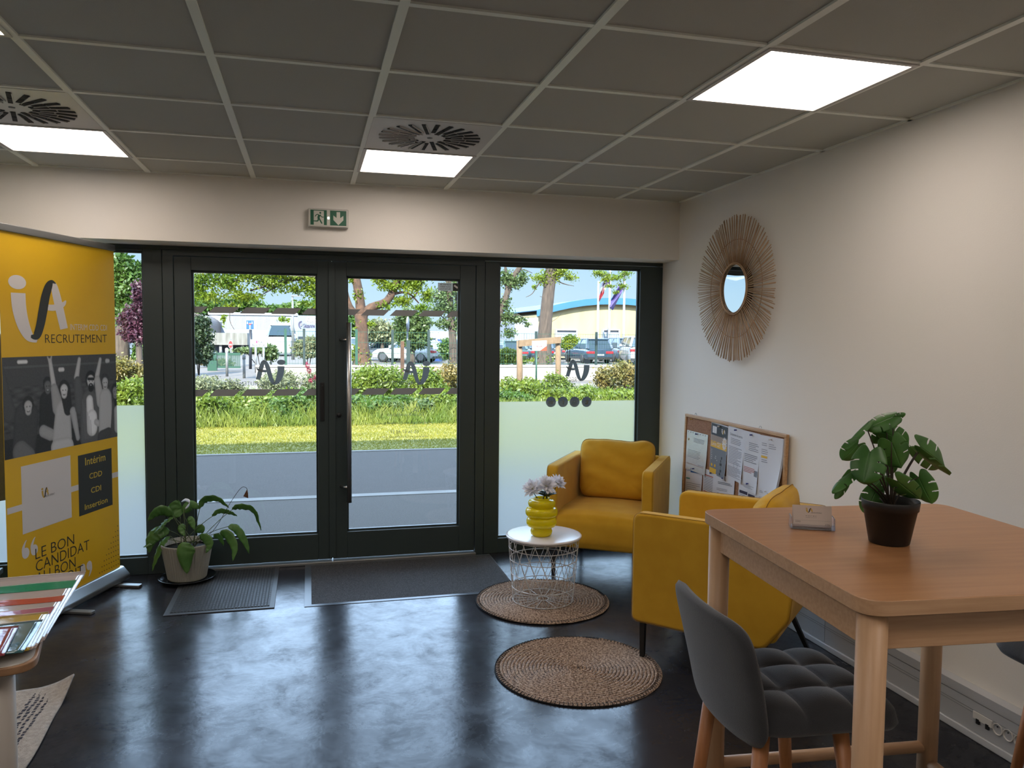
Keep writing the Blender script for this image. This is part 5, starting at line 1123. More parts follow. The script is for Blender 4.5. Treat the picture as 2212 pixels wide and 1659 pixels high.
plant('tree', 'green trees on the skyline behind the forked trunk', 95, [(755, 712, 24, 26), (770, 700, 20, 20), (840, 722, 30, 18), (870, 718, 30, 16), (815, 715, 22, 18)], 'green', 4200, .6, [(800, 745, -.4), (800, 715, .3)], (), M_bark, group='trees on the skyline')
plant('tree', 'tall light green tree filling the narrow left window', 30, [(268, 590, 26, 34), (290, 625, 30, 36), (262, 640, 26, 40), (300, 590, 14, 22), (280, 680, 34, 30), (250, 600, 20, 36), (262, 562, 16, 16)], 'green', 8500, .15, [(262, 770, -.3), (264, 700, .22), (268, 620, .16)], (), M_bark, shell=.4)
plant('tree', 'purple-leaved tree in the narrow left window', 25, [(292, 690, 24, 30), (308, 650, 18, 40), (285, 720, 24, 20), (300, 720, 26, 20), (296, 630, 12, 22), (268, 690, 14, 16), (320, 700, 20, 40)], 'purple', 5200, .10, [(302, 770, -.12), (300, 720, .08), (304, 650, .05)], (), M_bark, shell=.3)
plant('column_shrub', 'tall dense green shrub at the left edge of the left door pane', 34, [(430, 700, 22, 18), (428, 725, 28, 26), (432, 755, 26, 24), (424, 770, 30, 16)], 'dark', 6000, .12, None, (), M_bark, 'shrub', shell=.5)
plant('round_bush', 'pale cream-flowered round bush behind the green fence', 38, [(655, 748, 20, 14), (675, 746, 20, 18), (664, 762, 26, 12)], 'pale', 3600, .14, None, (), M_bark, 'shrub', shell=.4)
plant('hedge', 'clipped green hedge behind the green gate', 44, [(530, 757, 24, 6), (555, 757, 24, 7), (585, 764, 16, 14), (580, 752, 14, 8)], 'mid', 2600, .16, None, (), M_bark, 'shrub', shell=.5)
plant('round_bush', 'small green bush in front of the yellow building', 44, [(1232, 735, 18, 12), (1225, 745, 16, 10)], 'lime', 1800, .14, None, (), M_bark, 'shrub', shell=.4)
plant('round_bush', 'leafy bush behind the fence left of the wooden frame', 32, [(1096, 765, 22, 14), (1118, 778, 24, 10), (1085, 780, 20, 8)], 'verge', 2600, .11, None, (), M_bark, 'shrub', shell=.4)
plant('round_bush', 'green bush behind the fence at the right of the right door pane', 36, [(965, 755, 18, 22), (985, 765, 14, 20)], 'green', 2600, .13, None, (), M_bark, 'shrub', shell=.4)
plant('round_bush', 'flowering orange bush behind the grey bollards', 42, [(450, 782, 18, 8), (480, 785, 22, 9), (432, 775, 14, 10)], 'ochre', 1800, .14, None, (), M_bark, 'shrub', shell=.4)
plant('round_bush', 'green bush beyond the bushes in the narrow left window', 30, [(305, 755, 16, 16), (300, 770, 14, 10)], 'green', 1400, .12, None, (), M_bark, 'shrub', shell=.4)

# low wall and mesh fence
WY = 29.0; a = gp(553, 800, WY).x; M_wallp = mat('low_wall_render', (214, 206, 192), .9, var=(.6, (196, 188, 176)))
mb = MB(); mb.box(0, 24, 0, .22, 0, .52); mb.box(-.02, 24, -.03, .25, .52, .59); tag(mb.build('low_wall', M_wallp, None, loc=(a, WY, G)), 'long low pale rendered wall with a coping across the street', 'wall')
M_gr = mat('green_fence_paint', (22, 96, 72), .5); M_gr2 = mat('dark_green_post', (30, 62, 56), .5)
for (pxs, nm, lb) in (((600, 617, 657, 700), 'mesh_fence', 'green mesh fence on the low wall seen through the left door pane'), ((752, 770, 848, 926, 1005), 'mesh_fence', 'green mesh fence on the low wall seen through the right door pane'), ((1072, 1158, 1288, 1397), 'mesh_fence', 'green mesh fence on the low wall seen through the right window')):
    xs = [gp(p, 760, WY+.1).x for p in pxs]; t = thing(nm, lb, 'fence', (xs[0], WY+.11, G+.59), 0, 'green mesh fences')
    for x in xs[1:-1] if len(xs) > 3 else xs: MB().box(x-xs[0]-.045, x-xs[0]+.045, -.03, .03, 0, 1.30).build('post', M_gr2 if int(x*10) % 2 else M_gr, t)
    mb = MB(); x = 0
    while x < xs[-1]-xs[0]: mb.box(x, x+.006, -.003, .003, .02, 1.22); x += .10
    for z in (.05, .42, .82, 1.2): mb.box(0, xs[-1]-xs[0], -.005, .005, z, z+.012)
    mb.build('wire_mesh', M_gr, t)
p = gb(500, 789); q = gb(551, 789); t = thing('green_gate', 'low green barred gate behind the bollards', 'gate', (p.x, 38, G)); s = 38/F
x0, x1 = gp(500, 0, 38).x, gp(551, 0, 38).x; mb = MB(); zt = gp(500, 762, 38).z-G; mb.box(0, x1-x0, -.03, .03, zt-.12, zt); mb.box(0, x1-x0, -.03, .03, .12, .2); n = 26
for k in range(n): xx = (x1-x0)*k/n; mb.box(xx, xx+.022, -.015, .015, .12, zt)
mb.build('bars', M_gr, t); MB().box(-.42, -.02, -.1, .1, 0, zt).build('gate_pillar', M_gr, t)
# bollards
M_bol = mat('grey_bollard_paint', (150, 152, 150), .5)
for k, (px, top, bs, lb) in enumerate(((446.6, 757, 789, 'grey bollard furthest left across the street'), (459, 756, 800, 'grey bollard second from the left across the street'), (467, 761, 799, 'shorter grey bollard third from the left'), (478, 757, 786, 'thin grey bollard fourth from the left, further back'), (490.5, 753, 813, 'white capped bollard in front of the no-entry sign'), (527.5, 767, 817, 'grey bollard nearest the camera, left of the blue sign post'), (585.5, 768, 790, 'grey bollard in front of the low wall'))):
    c = gb(px, bs); hgt = gp(px, top, c.y).z-G; t = thing('bollard', lb, 'bollard', (c.x, c.y, G), 0, 'grey street bollards'); MB().tube([(0, 0, 0), (0, 0, hgt)], .052, 14).build('shaft', M_bol, t); MB().lathe([(.06, hgt-.16), (.062, hgt-.02), (.04, hgt+.02), (0, hgt+.03)], 14).build('cap', M_white if k == 4 else M_bol, t)
# road signs
M_sb = mat('sign_blue', (20, 110, 200), .5); M_sr = mat('sign_red', (200, 50, 50), .5); M_spd = mat('sign_post_dark', (44, 52, 66), .5); M_sw = mat('sign_panel_white', (236, 238, 240), .5)
def panel(e, Y, o, shapes):
    pass
c = gb(541, 797); Y = c.y; k = Y/F; t = thing('dead_end_sign', 'blue square dead-end road sign on a dark post', 'road sign', (c.x, Y, G)); o = Vector((c.x, Y, G)); P = lambda px, py, l=0: gp(px, py, Y-.06-l)-o
mb = MB(); mb.tube([(0, 0, 0), P(541, 712)+Vector((0, .06, 0))], .07, 10); mb.build('post', M_spd, t)
f4 = lambda mb, x0, y0, x1, y1, m, l=0: mb.add([P(x0, y1, l), P(x1, y1, l), P(x1, y0, l), P(x0, y0, l)], [(0, 1, 2, 3)], m)
mb = MB(); f4(mb, 531, 691, 549, 712, M_sw); f4(mb, 532, 692, 548, 711, M_sb, .01); f4(mb, 538.7, 700, 541.2, 711, M_sw, .02); f4(mb, 537, 699, 543, 701.5, M_sr, .03); ellipse(mb, 540, 699, 2.2, 1.6, lambda a, b: P(a, b, .02), M_sw, 10)
for q in (534.5, 544.5): mb.add([P(q-1.6, 699.5, .02), P(q+1.6, 699.5, .02), P(q, 693, .02)], [(0, 1, 2)], M_sw)
mb.build('sign_plate', M_sb, t, solid=.01)
Y = 36; c = gp(561, 800, Y); t = thing('street_name_sign', 'white street name sign on two posts', 'road sign', (c.x, Y, G)); o = Vector((c.x, Y, G)); P = lambda px, py, l=0: gp(px, py, Y-.05-l)-o
mb = MB()
for px in (552, 569): q = P(px, 745); mb.tube([(q.x, 0, 0), (q.x, 0, q.z)], .045, 10)
mb.build('posts', M_alu, t); mb = MB(); f4(mb, 540.5, 733, 577, 750, M_gry); f4(mb, 541.5, 734, 576, 749, M_sw, .01); f4(mb, 553, 736, 556, 741, mat('sign_magenta', (180, 70, 140), .5), .02)
put_text(mb, 'Rue', lambda a, b: P(a, -b, .02), 557.5, -741, 566, -736, M_ink); put_text(mb, 'Blaise PASCAL', lambda a, b: P(a, -b, .02), 545, -747.5, 574, -742.5, M_ink); mb.build('sign_plate', M_sw, t)
Y = 42; c = gp(498, 790, Y); t = thing('no_entry_sign', 'round red no-entry sign on a thin post', 'road sign', (c.x, Y, G)); o = Vector((c.x, Y, G)); P = lambda px, py, l=0: gp(px, py, Y-.05-l)-o
q = P(498, 745); MB().tube([(q.x, 0, 0), (q.x, 0, q.z+.3)], .035, 8).build('post', M_bol, t); mb = MB(); ellipse(mb, 498, 744, 5.0, 8.4, lambda a, b: P(a, b), M_sw, 20); ellipse(mb, 498, 744, 4.3, 7.6, lambda a, b: P(a, b, .01), M_sr, 20); f4(mb, 495, 743, 501, 746, M_sw, .02); mb.build('sign_plate', M_sr, t)
Y = 25; c = gp(686, 800, Y); t = thing('direction_sign', 'white arrow shaped direction sign on a white post at the edge of the left pane', 'road sign', (c.x, Y, G)); o = Vector((c.x, Y, G)); P = lambda px, py, l=0: gp(px, py, Y-.06-l)-o
q = P(687, 700); MB().tube([(q.x, 0, 0), (q.x, 0, q.z)], .05, 10).build('post', M_sw, t)
mb = MB(); mb.add([P(*w) for w in ((659, 691), (664, 699.5), (700, 699.5), (700, 683.5), (664, 683.5))], [(0, 1, 2, 3, 4)], M_gry); mb.add([P(*w, .01) for w in ((660, 691), (664.5, 698.5), (699, 698.5), (699, 684.5), (664.5, 684.5))], [(0, 1, 2, 3, 4)], M_sw)
put_text(mb, 'Service Technique', lambda a, b: P(a, -b, .02), 664, -690, 696, -686, M_ink); put_text(mb, 'N°2 à 10', lambda a, b: P(a, -b, .02), 664, -697, 684, -692, M_ink); mb.build('sign_plate', M_sw, t)
Y = 24; t = thing('round_sign', 'narrow round sign seen edge on in the right door pane', 'road sign', tuple(Vector((gp(881, 0, 32).x, 32, G)))); o = Vector((gp(881, 0, 32).x, 32, G)); q = gp(881, 700, 32)-o; MB().tube([(0, 0, 0), (0, 0, q.z)], .03, 8).build('post', M_bol, t); mb = MB(); mb.lathe([(0, -.02), (.30, -.02), (.30, .02), (0, .02)], 24, M=Matrix.Translation(q) @ Matrix.Rotation(math.radians(74), 4, 'Z') @ Matrix.Rotation(PI/2, 4, 'X')); mb.build('sign_disc', M_gry, t)
# street lamps (thin poles)
for k, (px, tp, Y) in enumerate(((632, 640, 55), (841, 690, 70))):
    c = gp(px, tp, Y); t = thing('lamp_post', ['tall thin grey lamp post in front of the pale warehouse', 'thin white lamp post behind the parked cars'][k], 'lamp post', (c.x, Y, G)); MB().tube([(0, 0, 0), (0, 0, c.z-G)], [.11, .06], 8).build('pole', M_bol, t); MB().box(-.08, .5, -.1, .1, c.z-G-.02, c.z-G+.08).build('lamp_head', M_bol, t)
# reserved parking frame
Y = 20.0; s = Y/F; M_log = mat('round_timber', (176, 146, 112), .85, var=(8, (150, 120, 88), (8, 8, 1)), bump=(20, .8)); x0 = gp(1122, 800, Y).x; x1 = gp(1205, 800, Y).x
t = thing('timber_frame', 'rustic timber frame of two posts and a crossbeam on the verge', 'frame', (x0, Y, G)); zt = gp(1163, 738, Y).z-G
for x, h_, r in ((0, zt+.02, .085), (x1-x0, zt+.10, .08)): MB().tube([(x, 0, 0), (x+.01, 0, h_*.5), (x-.01, 0, h_)], [r, r*.95, r*.9], 14).build('post', M_log, t)
P = gp(1120, 742, Y-.1)-Vector((x0, Y, G)); Q = gp(1211, 734, Y-.1)-Vector((x0, Y, G)); mb = MB(); v = [P+Vector((0, -.05, -.085)), Q+Vector((0, -.05, -.085)), Q+Vector((0, .04, -.085)), P+Vector((0, .04, -.085)), P+Vector((0, -.05, .085)), Q+Vector((0, -.05, .085)), Q+Vector((0, .04, .085)), P+Vector((0, .04, .085))]
mb.add(v, [(3, 2, 1, 0), (4, 5, 6, 7), (0, 1, 5, 4), (1, 2, 6, 5), (2, 3, 7, 6), (3, 0, 4, 7)]); mb.build('crossbeam', M_log, t)
t = thing('reserved_sign', 'white RÉSERVÉ sign with an orange corner on the timber crossbeam', 'sign', tuple(gp(1165, 757, Y-.17))); o = gp(1165, 757, Y-.17); P = lambda px, py, l=0: gp(px, py, Y-.17-l)-o
mb = MB(); mb.add([P(1149, 758), P(1181, 757.5), P(1181, 735.5), P(1149, 736.5)], [(0, 1, 2, 3)], M_sw); mb.add([P(1166, 758, .004), P(1181, 757.5, .004), P(1181, 747, .004)], [(0, 1, 2)], mat('sign_orange', (226, 88, 44), .5))
put_text(mb, 'RÉSERVÉ', lambda a, b: P(a, -b, .006), 1157, -743, 1173, -739.5, M_gry); put_text(mb, 'VISITEURS', lambda a, b: P(a, -b, .006), 1158, -750, 1172, -746.5, M_sr); mb.build('sign_plate', M_sw, t, solid=.006)
c = gp(1158.5, 800, 27); t = thing('green_stake', 'slim green stake standing before the low wall', 'post', (c.x, 27, G)); MB().tube([(0, 0, 0), (0, 0, gp(1158, 758, 27).z-G)], .03, 8).build('stake', M_gr, t)
for k, (px, tp, bs) in enumerate(((869, 737, 783), (882, 735, 780))):
    c = gp(px, 780, 27.5); tag(MB().box(-.06, .06, -.05, .05, 0, gp(px, tp, 27.5).z-G).build('wooden_post' if k == 0 else 'green_post', M_bark2 if k == 0 else M_gr2, None, loc=(c.x, 27.5, G)), ['brown wooden post before the parked white cars', 'dark slim post right of the brown wooden post'][k], 'post')

# buildings
def bx_at(px0, px1, pt, Y, depth, mb=None, z0=None):
    a = gp(px0, pt, Y); b = gp(px1, pt, Y); return a.x, b.x, (a.z+b.z)/2
def corr(name, c1, c2, sc=4): 
    m = mat(name, c1, .6, var=(sc, c2, (3, .05, .02), (.45, .55))); return m
M_wh = corr('pale_cladding', (184, 192, 202), (172, 180, 190)); M_bb = mat('blue_grey_cladding', (160, 180, 206), .6)
Y = 80; x0, x1, z1 = bx_at(452, 643, 681, Y, 20); t = thing('warehouse', 'long pale ribbed warehouse with a blue-grey end block', 'building', (x0, Y, G)); z1 -= G
mb = MB(); mb.box(0, x1-x0, 0, 25, 0, z1)
for k in range(60): xx = (x1-x0)*k/60; mb.box(xx, xx+.04, -.03, 0, 2.2, z1)
mb.build('ribbed_wall', M_wh, t); mb = MB(); mb.box(-.1, x1-x0, -.12, 25, z1, z1+.25); mb.build('roof_edge', M_sw, t)
x2 = gp(720, 0, Y).x; zb = gp(670, 682, Y).z-G; MB().box(x1-x0, x2-x0, -.5, 25, 0, zb).build('end_block', M_bb, t); mb = MB()
P = lambda px, py, l=0: gp(px, py, Y-.55-l)-Vector((x0, Y, G))
stroke(mb, [(652, 694, 2.5), (646.5, 697, 2.5), (646, 704, 2.5), (650, 710, 2)], lambda a, b: P(a, b), M_navy); ellipse(mb, 650.5, 701.5, 2.4, 4.2, lambda a, b: P(a, b), M_navy, 14); ellipse(mb, 650.5, 701.5, 1.4, 3, lambda a, b: P(a, b, .05), M_sw, 14)
put_text(mb, 'Sézanne', lambda a, b: P(a, -b), 655, -708, 680, -699, M_navy, .02); mb.build('wall_lettering', M_navy, t)
mb = MB()
for (a_, b_) in ((644, 660), (664, 681)): mb.add([P(a_, 738), P(b_, 738), P(b_, 727), P(a_, 727)], [(0, 1, 2, 3)])
mb.build('window', mat('dark_glazing', (74, 84, 96), .2), t)
mb = MB(); 
for k in range(14): q = P(457, 682+2.2*k, .2); mb.box(q.x, q.x+.55, -.85, -.8, q.z, q.z+.04)
mb.build('wall_ladder', M_gry, t)
Y = 68; x0, x1, z1 = bx_at(440, 534, 719, Y, 6); zb = gp(480, 745, Y).z-G; t = thing('loading_canopy', 'weathered concrete canopy in front of the pale warehouse', 'building', (x0, Y, G)); MB().box(0, x1-x0, 0, 6, zb, z1-G).build('canopy_fascia', mat('weathered_concrete', (176, 176, 168), .9, var=(1.2, (140, 138, 128), (3, 3, .6))), t)
mb = MB(); mb.box(.2, x1-x0-.2, 4, 5.5, 0, zb); mb.build('recessed_wall', mat('recess_grey_blue', (120, 132, 150), .7), t)
mb = MB()
for k in range(4): xx = .3+(x1-x0-.8)*k/3; mb.box(xx, xx+.2, .2, .4, 0, zb)
mb.build('column', M_conc, t)
Y = 72; x0, x1, z1 = bx_at(380, 455, 676, Y, 10); zc = gp(440, 702, Y).z-G; R_ = z1-G-zc; t = thing('barrel_roof_shed', 'dark barrel-roofed shed left of the pale warehouse', 'building', (x0, Y, G)); mb = MB()
pr = [(0, 0), (x1-x0, 0), (x1-x0, zc)]+[(x1-x0-R_*1.6*(1-math.cos(PI/2*k/8)), zc+R_*math.sin(PI/2*k/8)) for k in range(1, 9)]+[(0, zc+R_)]; n = len(pr)
mb.add([(x, 0, z) for x, z in pr]+[(x, 12, z) for x, z in pr], [tuple(range(n)), tuple(range(n, 2*n))[::-1]]+[(i+n, (i+1) % n+n, (i+1) % n, i) for i in range(n)]); mb.build('shell', mat('brown_corrugated', (140, 128, 124), .8, var=(3, (112, 100, 96), (.2, 1, 4))), t)
# yellow building with a blue curved roof edge
Y = 62; M_yb = mat('yellow_render', (232, 214, 160), .9, var=(.5, (216, 198, 144), (3, 1, .5))); M_bl = mat('blue_fascia', (52, 132, 176), .5)
xa = gp(1160, 0, Y).x; o = Vector((xa, Y, G)); t = thing('yellow_building', 'yellow rendered building with a blue curved roof edge', 'building', tuple(o))
arc = [(1156, 671), (1180, 664), (1204, 658), (1230, 652.5), (1260, 648), (1290, 645.5), (1318, 645), (1350, 646), (1390, 650), (1440, 660), (1490, 672)]
A = [gp(px, py, Y)-o for px, py in arc]; n = len(A); B_ = [Vector((p.x, 0, p.z-.42)) for p in A]; mb = MB()
lo = [(p.x, 0, 0) for p in B_]; v = [tuple(p) for p in B_]+lo; mb.add(v, [(i, i+n, i+n+1, i+1) for i in range(n-1)]); v2 = [(p.x, 30, p.z) for p in B_]; mb.add([tuple(p) for p in B_]+v2, [(i, i+1, i+1+n, i+n) for i in range(n-1)]); mb.add([tuple(B_[0]), lo[0], (lo[0][0], 30, 0), v2[0]], [(0, 1, 2, 3)]); mb.build('rendered_wall', M_yb, t)
mb = MB(); F0 = [(p.x, -.5, p.z) for p in A]; F1 = [(p.x, -.5, p.z-.5) for p in A]; F2 = [(p.x, 30, p.z) for p in A]; mb.add(F0+F1+F2, [(i, i+n, i+n+1, i+1) for i in range(n-1)]+[(i, i+1, i+1+2*n, i+2*n) for i in range(n-1)]); mb.build('curved_fascia', M_bl, t, solid=.1)
for (p0, p1, py0, py1) in ((1197, 1243, 711, 738), (1298, 1334, 711, 742)):
    a = gp(p0, py0, Y)-o; b = gp(p1, py1, Y)-o; f = MB(); zb = b.z
    f.box(a.x, b.x, -.5, .0, a.z-.1, a.z); f.box(a.x, a.x+.1, -.5, 0, zb, a.z-.1); f.box(b.x-.1, b.x, -.5, 0, zb, a.z-.1); w = f.build('window', M_sw, t)
    g_ = MB(); g_.box(a.x+.1, b.x-.1, -.3, -.2, zb, a.z-.1); g_.build('shutter', M_gry, w)
Y = 60; x0, x1, z1 = bx_at(1112, 1163, 685, Y, 20); z0 = gp(1112, 694, Y).z; t = thing('white_annexe', 'white panelled annexe left of the yellow building', 'building', (x0, Y, G)); mb = MB(); v = [(0, 0, 0), (x1-x0, 0, 0), (x1-x0, 0, z1-G), (0, 0, z0-G)]; mb.add(v+[(x, 18, z) for x, y, z in v], [(0, 1, 2, 3), (7, 6, 5, 4), (0, 3, 7, 4), (3, 2, 6, 7), (1, 5, 6, 2)]); mb.build('panelled_wall', M_wh, t)
P = lambda px, py, l=0: gp(px, py, Y-.1-l)-Vector((x0, Y, G)); mb = MB(); mb.add([P(1115, 735), P(1132, 735), P(1132, 706), P(1115, 706)], [(0, 1, 2, 3)], mat('roller_door', (186, 200, 210), .6)); mb.add([P(1140, 734), P(1160, 734), P(1163, 721), P(1139, 721)], [(0, 1, 2, 3)], M_gry); mb.build('door_panels', M_gry, t)
Y = 86; x0, x1, z1 = bx_at(1060, 1118, 715, Y, 20); tag(MB().box(0, x1-x0, 0, 15, 0, z1-G).build('pale_shed', mat('shed_green_grey', (196, 208, 204), .7), None, loc=(x0, Y, G)), 'low pale grey-green shed behind the leaning dark tree', 'building')
Y = 70; x0, x1, z1 = bx_at(925, 1010, 716, Y, 20); tag(MB().box(0, x1-x0, 0, 12, 0, z1-G).build('white_depot', M_sw, None, loc=(x0, Y, G)), 'low white depot behind the two slim trunks', 'building')
Y = 52; x0, x1, z1 = bx_at(917, 954, 733, Y, 3); o = Vector((x0, Y, G)); t = thing('blue_container', 'blue shipping container with white lettering behind the green fence', 'container', tuple(o)); MB().box(0, x1-x0, 0, 3, 0, z1-G).build('container_body', mat('container_blue', (32, 84, 170), .5), t); mb = MB(); P = lambda px, py, l=0: gp(px, py, Y-.03)-o; put_text(mb, 'NIVEDIS', lambda a, b: P(a, -b), 926, -742, 952, -737, M_sw, .02); mb.build('lettering', M_sw, t)
Y = 66; x0, x1, z1 = bx_at(236, 300, 716, Y, 12); t = thing('blue_grey_hall', 'low blue-grey slatted hall in the narrow left window', 'building', (x0, Y, G)); mb = MB(); mb.box(0, x1-x0+1, 0, 10, 0, z1-G)
for k in range(12): mb.box(0, x1-x0+1, -.04, 0, .3*k+.2, .3*k+.24)
mb.build('slatted_wall', mat('hall_blue_grey', (120, 136, 152), .7), t)
Y = 40; x0, x1, z1 = bx_at(236, 261, 741, Y, 1.2); t = thing('green_shelter', 'small green framed shelter at the left of the narrow window', 'shelter', (x0, Y, G)); mb = MB(); w = x1-x0; z = z1-G
for (a, b, c_, d) in ((0, .08, 0, z), (w-.08, w, 0, z), (w*.5-.03, w*.5+.03, 0, z), (0, w, z-.14, z), (0, w, .1, .2)): mb.box(a, b, 0, .06, c_, d)
mb.build('frame', mat('mint_green_paint', (96, 168, 148), .5), t); MB().box(.08, w-.08, .03, .04, .2, z-.14).build('panel', M_sw, t)
t = thing('small_notice', 'small white notice on a post in the narrow left window', 'sign', tuple(gp(270, 765, 30))); MB().box(-.10, .10, -.01, .01, -.02, .28).build('sign_plate', M_sw, t); c = gp(270, 765, 30); MB().box(-.02, .02, 0, .03, G-c.z, 0).build('post', M_bol, t)
# flags
M_pole = mat('white_pole_paint', (232, 234, 236), .4)
for k, (px, tp, cols, lb) in enumerate(((1293, 607, 'fr', 'left white flagpole with a furled red, white and dark flag'), (1318, 583, 'gr', 'tallest middle flagpole with a faded grey-purple flag'), (1349, 608, 'pu', 'right white flagpole with a purple flag blowing left'))):
    Y = 56; c = gp(px, tp, Y); t = thing('flagpole', lb, 'flagpole', (c.x, Y, G), 0, 'flagpoles before the yellow building'); MB().tube([(0, 0, 0), (0, 0, c.z-G)], [.11, .07], 10).build('pole', M_pole, t); o = Vector((c.x, Y, G)); mb = MB()
    if k == 0:
        for (a, b, c_) in (((1294, 646), (1305, 626), mat('flag_red', (196, 40, 60), .7)), ((1297, 630), (1309, 618), M_sw), ((1300, 620), (1312, 608), M_navy)):
            def ff(u, v, a=a, b=b): p = gp(a[0]+(b[0]-a[0])*u, a[1]+(b[1]-a[1])*u-7+14*v, Y-.1-.25*math.sin(u*5+v*3))-o; return tuple(p)
            mb.grid(ff, 8, 6, c_)
    elif k == 1:
        def ff(u, v): p = gp(1318-12*u*(1-.3*v), 588+26*v+6*u, Y-.1-.25*math.sin(u*6+v*2))-o; return tuple(p)
        mb.grid(ff, 10, 8, mat('flag_grey_purple', (150, 142, 172), .7))
    else:
        def ff(u, v): p = gp(1348-32*v*.9-9*(1-u)*(1-v*.5)+4*u, 616+46*v+10*u*(v+.3)-4, Y-.1-.35*math.sin(u*7+v*5))-o; return tuple(p)
        mb.grid(ff, 14, 14, mat('flag_purple', (128, 108, 190), .7, var=(2, (98, 84, 160))))
    mb.build('flag', None, t)

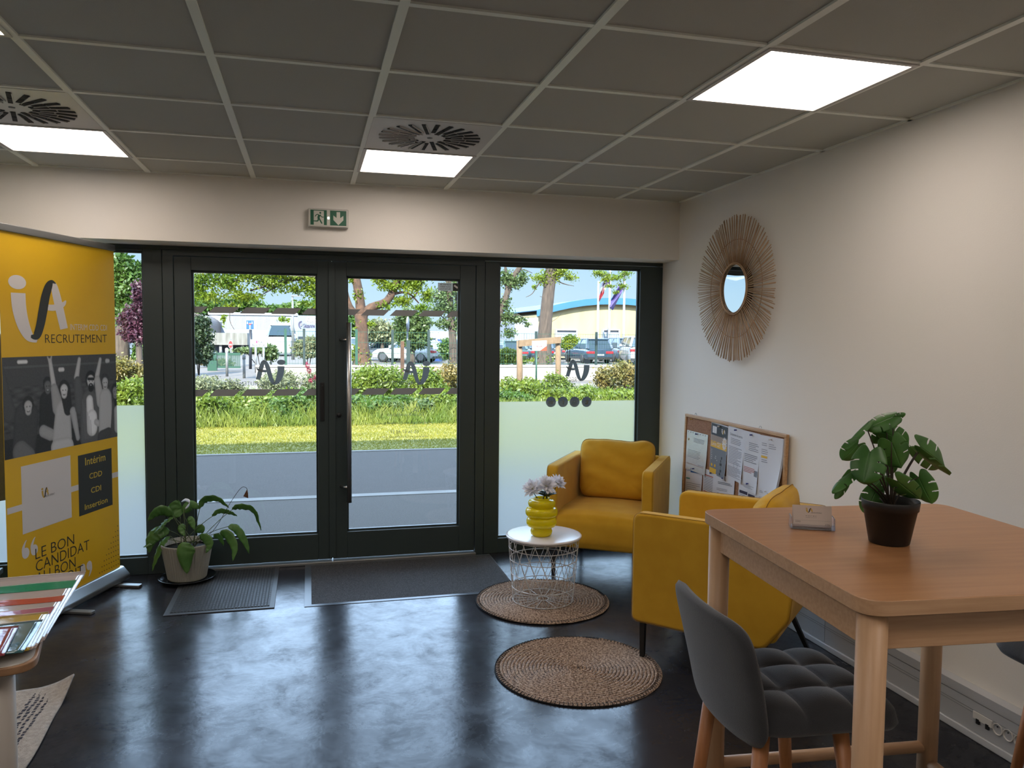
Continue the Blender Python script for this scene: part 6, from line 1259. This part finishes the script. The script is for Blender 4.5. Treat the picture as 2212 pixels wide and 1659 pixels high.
# cars
M_cg = mat('car_glass', (70, 92, 106), .08, spec=.8); M_tyre = mat('tyre', (26, 26, 28), .8); M_rim = mat('alloy_rim', (170, 172, 176), .3, metal=.8); M_tl = mat('tail_lamp', (206, 44, 56), .3); M_plate = mat('number_plate', (208, 214, 220), .5)
def car(lab, px, pyb, Y, head, L, Wd, Ht, colr, style='hatch', group='parked cars'):
    c = gp(px, pyb, Y); Mb = mat('car_paint_%d_%d_%d' % colr, colr, .25, coat=.8, spec=.6)
    t = thing('car', lab, 'car', (c.x, Y, G), math.radians(head), group)   # local +x is the front, origin at the middle
    xs = np.linspace(-L/2, L/2, 25)
    def belt(u): # u 0 rear..1 front
        b = .60 if style != 'van' else .66
        return Ht*(b if u < .62 else b-.10*(u-.62)/.38-.10*max(0, u-.93)/.07)-(Ht*.04*max(0, .05-u)/.05)
    v = []; n = 14
    for x in xs:
        u = (x+L/2)/L; hw = Wd/2*(1-.10*max(0, .08-u)/.08-.16*max(0, u-.86)/.14); zt = belt(u); zb = .24+.05*max(0, .1-u)/.1
        for (a, b) in ((-.90, 0), (-.985, .18), (-1, .45), (-.985, .72), (-.93, .93), (-.80, 1), (-.3, 1.015), (.3, 1.015), (.80, 1), (.93, .93), (.985, .72), (1, .45), (.985, .18), (.90, 0)): v.append((x, a*hw, zb+(zt-zb)*b))
    N = len(xs); f = [(i*n+k, (i+1)*n+k, (i+1)*n+(k+1) % n, i*n+(k+1) % n) for i in range(N-1) for k in range(n)]+[tuple(range(n)), tuple(range((N-1)*n, N*n))[::-1]]
    MB().add(v, f, None, None, True).build('body', Mb, t, bevel=.03)
    u0, u1, u2, u3 = {'hatch': (.02, .12, .50, .70), 'suv': (.02, .10, .50, .68), 'van': (.005, .03, .66, .84)}[style]
    X = lambda u: -L/2+L*u; zb0 = belt(.3)-.03; zr = Ht
    lev = [(0, u0, u3, .93), (.55, u0*.45+u1*.55, u3*.45+u2*.55, .86), (1, u1, u2, .76)]; v = []
    for (h, a, b, w) in lev:
        z = zb0+(zr-.05-zb0)*h; hw = Wd/2*w; v += [(X(a), -hw*.92, z), (X(a)+.15, -hw, z), (X(b)-.25, -hw, z), (X(b), -hw*.8, z), (X(b), hw*.8, z), (X(b)-.25, hw, z), (X(a)+.15, hw, z), (X(a), hw*.92, z)]
    f = [(i*8+k, i*8+(k+1) % 8, (i+1)*8+(k+1) % 8, (i+1)*8+k) for i in range(2) for k in range(8)]; MB().add(v, f).build('glazing', M_cg, t)
    hw = Wd/2*.76; mb = MB(); mb.box(X(u1)-.10, X(u2)+.06, -hw-.01, hw+.01, zr-.09, zr-.02)
    for sy in (-1, 1):
        for (ua, ub) in ((u0, u1), (u3, u2), ((u0+u3)/2, (u1+u2)/2)):
            mb.tube([(X(ua)+.05*(ua == u0), sy*Wd/2*.93, zb0), (X(ub)+.02, sy*(hw+.0), zr-.05)], .05 if ua != u0 else .09, 6)
    for sy in (-1, 1): mb.tube([(X(u1)-.05, sy*(hw-.05), zr), (X(u2)-.1, sy*(hw-.05), zr)], .02, 5)
    mb.build('roof', Mb, t, bevel=.015)
    r = .33 if Ht < 1.6 else .36
    for sx in (-.30, .31):
        for sy in (-1, 1):
            w = MB().lathe([(0, -.11), (r*.7, -.11), (r, -.09), (r, .09), (r*.7, .11), (0, .11)], 24, M=Matrix.Translation((L*sx, sy*(Wd/2-.11), r)) @ Matrix.Rotation(PI/2, 4, 'X')).build('wheel', M_tyre, t)
            MB().lathe([(0, 0), (r*.62, 0), (r*.6, .012), (0, .012)], 16, smooth=False, M=Matrix.Translation((L*sx, sy*(Wd/2+.0), r)) @ Matrix.Rotation(-sy*PI/2, 4, 'X')).build('rim', M_rim, w)
    zt = belt(.02)
    for sy in (-1, 1): MB().box(-L/2-.02, -L/2+.25, min(sy*Wd*.20, sy*Wd*.475), max(sy*Wd*.20, sy*Wd*.475), zt-.30, zt-.14).build('tail_lamp', M_tl, t, bevel=.02)
    MB().box(-L/2-.025, -L/2, -.26, .26, zt-.42, zt-.31).build('number_plate', M_plate, t); MB().box(-L/2-.02, -L/2+.1, -Wd*.45, Wd*.45, .26, .42).build('bumper', M_black, t)
    for sy in (-1, 1): MB().box(L*.17, L*.17+.14, min(sy*Wd*.46, sy*Wd*.56), max(sy*Wd*.46, sy*Wd*.56), zb0-.02, zb0+.14).build('door_mirror', Mb, t, bevel=.02)
car('dark blue estate car seen from behind, beside the wooden frame', 1268, 790, 50, 92, 4.6, 1.9, 1.62, (58, 84, 108), 'suv')
car('silver-blue people carrier right of the dark blue car', 1335, 788, 51.5, 90, 4.4, 1.8, 1.70, (120, 142, 166), 'suv')
car('white van seen from behind at the right edge of the right window', 1376, 788, 47, 78, 4.4, 1.85, 1.78, (226, 228, 232), 'van')
car('dark blue car half hidden behind the reserved sign', 1148, 786, 54, 96, 4.2, 1.8, 1.50, (66, 92, 122), 'hatch')
car('teal-grey car at the left edge of the right window', 1088, 786, 52, 100, 4.2, 1.8, 1.45, (96, 128, 132), 'hatch')
car('dark grey car behind the large tree trunk', 1206, 785, 58, 70, 4.3, 1.8, 1.5, (84, 92, 108), 'hatch')
car('white car nearest the forked tree trunk', 822, 788, 54, 176, 4.3, 1.8, 1.48, (232, 234, 236), 'hatch')
car('white car in the middle of the right door pane with a red tail lamp', 880, 788, 50, 150, 4.2, 1.8, 1.60, (226, 230, 232), 'hatch')
car('white car furthest right behind the green fence', 950, 788, 56, 176, 4.3, 1.8, 1.5, (220, 230, 232), 'hatch')
car('white camper van behind the green fence in the left door pane', 608, 780, 66, 268, 5.0, 2.1, 2.5, (230, 232, 234), 'van')
car('small white car beyond the others, left of the dense oval tree', 795, 780, 66, 0, 4.3, 1.8, 1.5, (236, 238, 240), 'hatch')
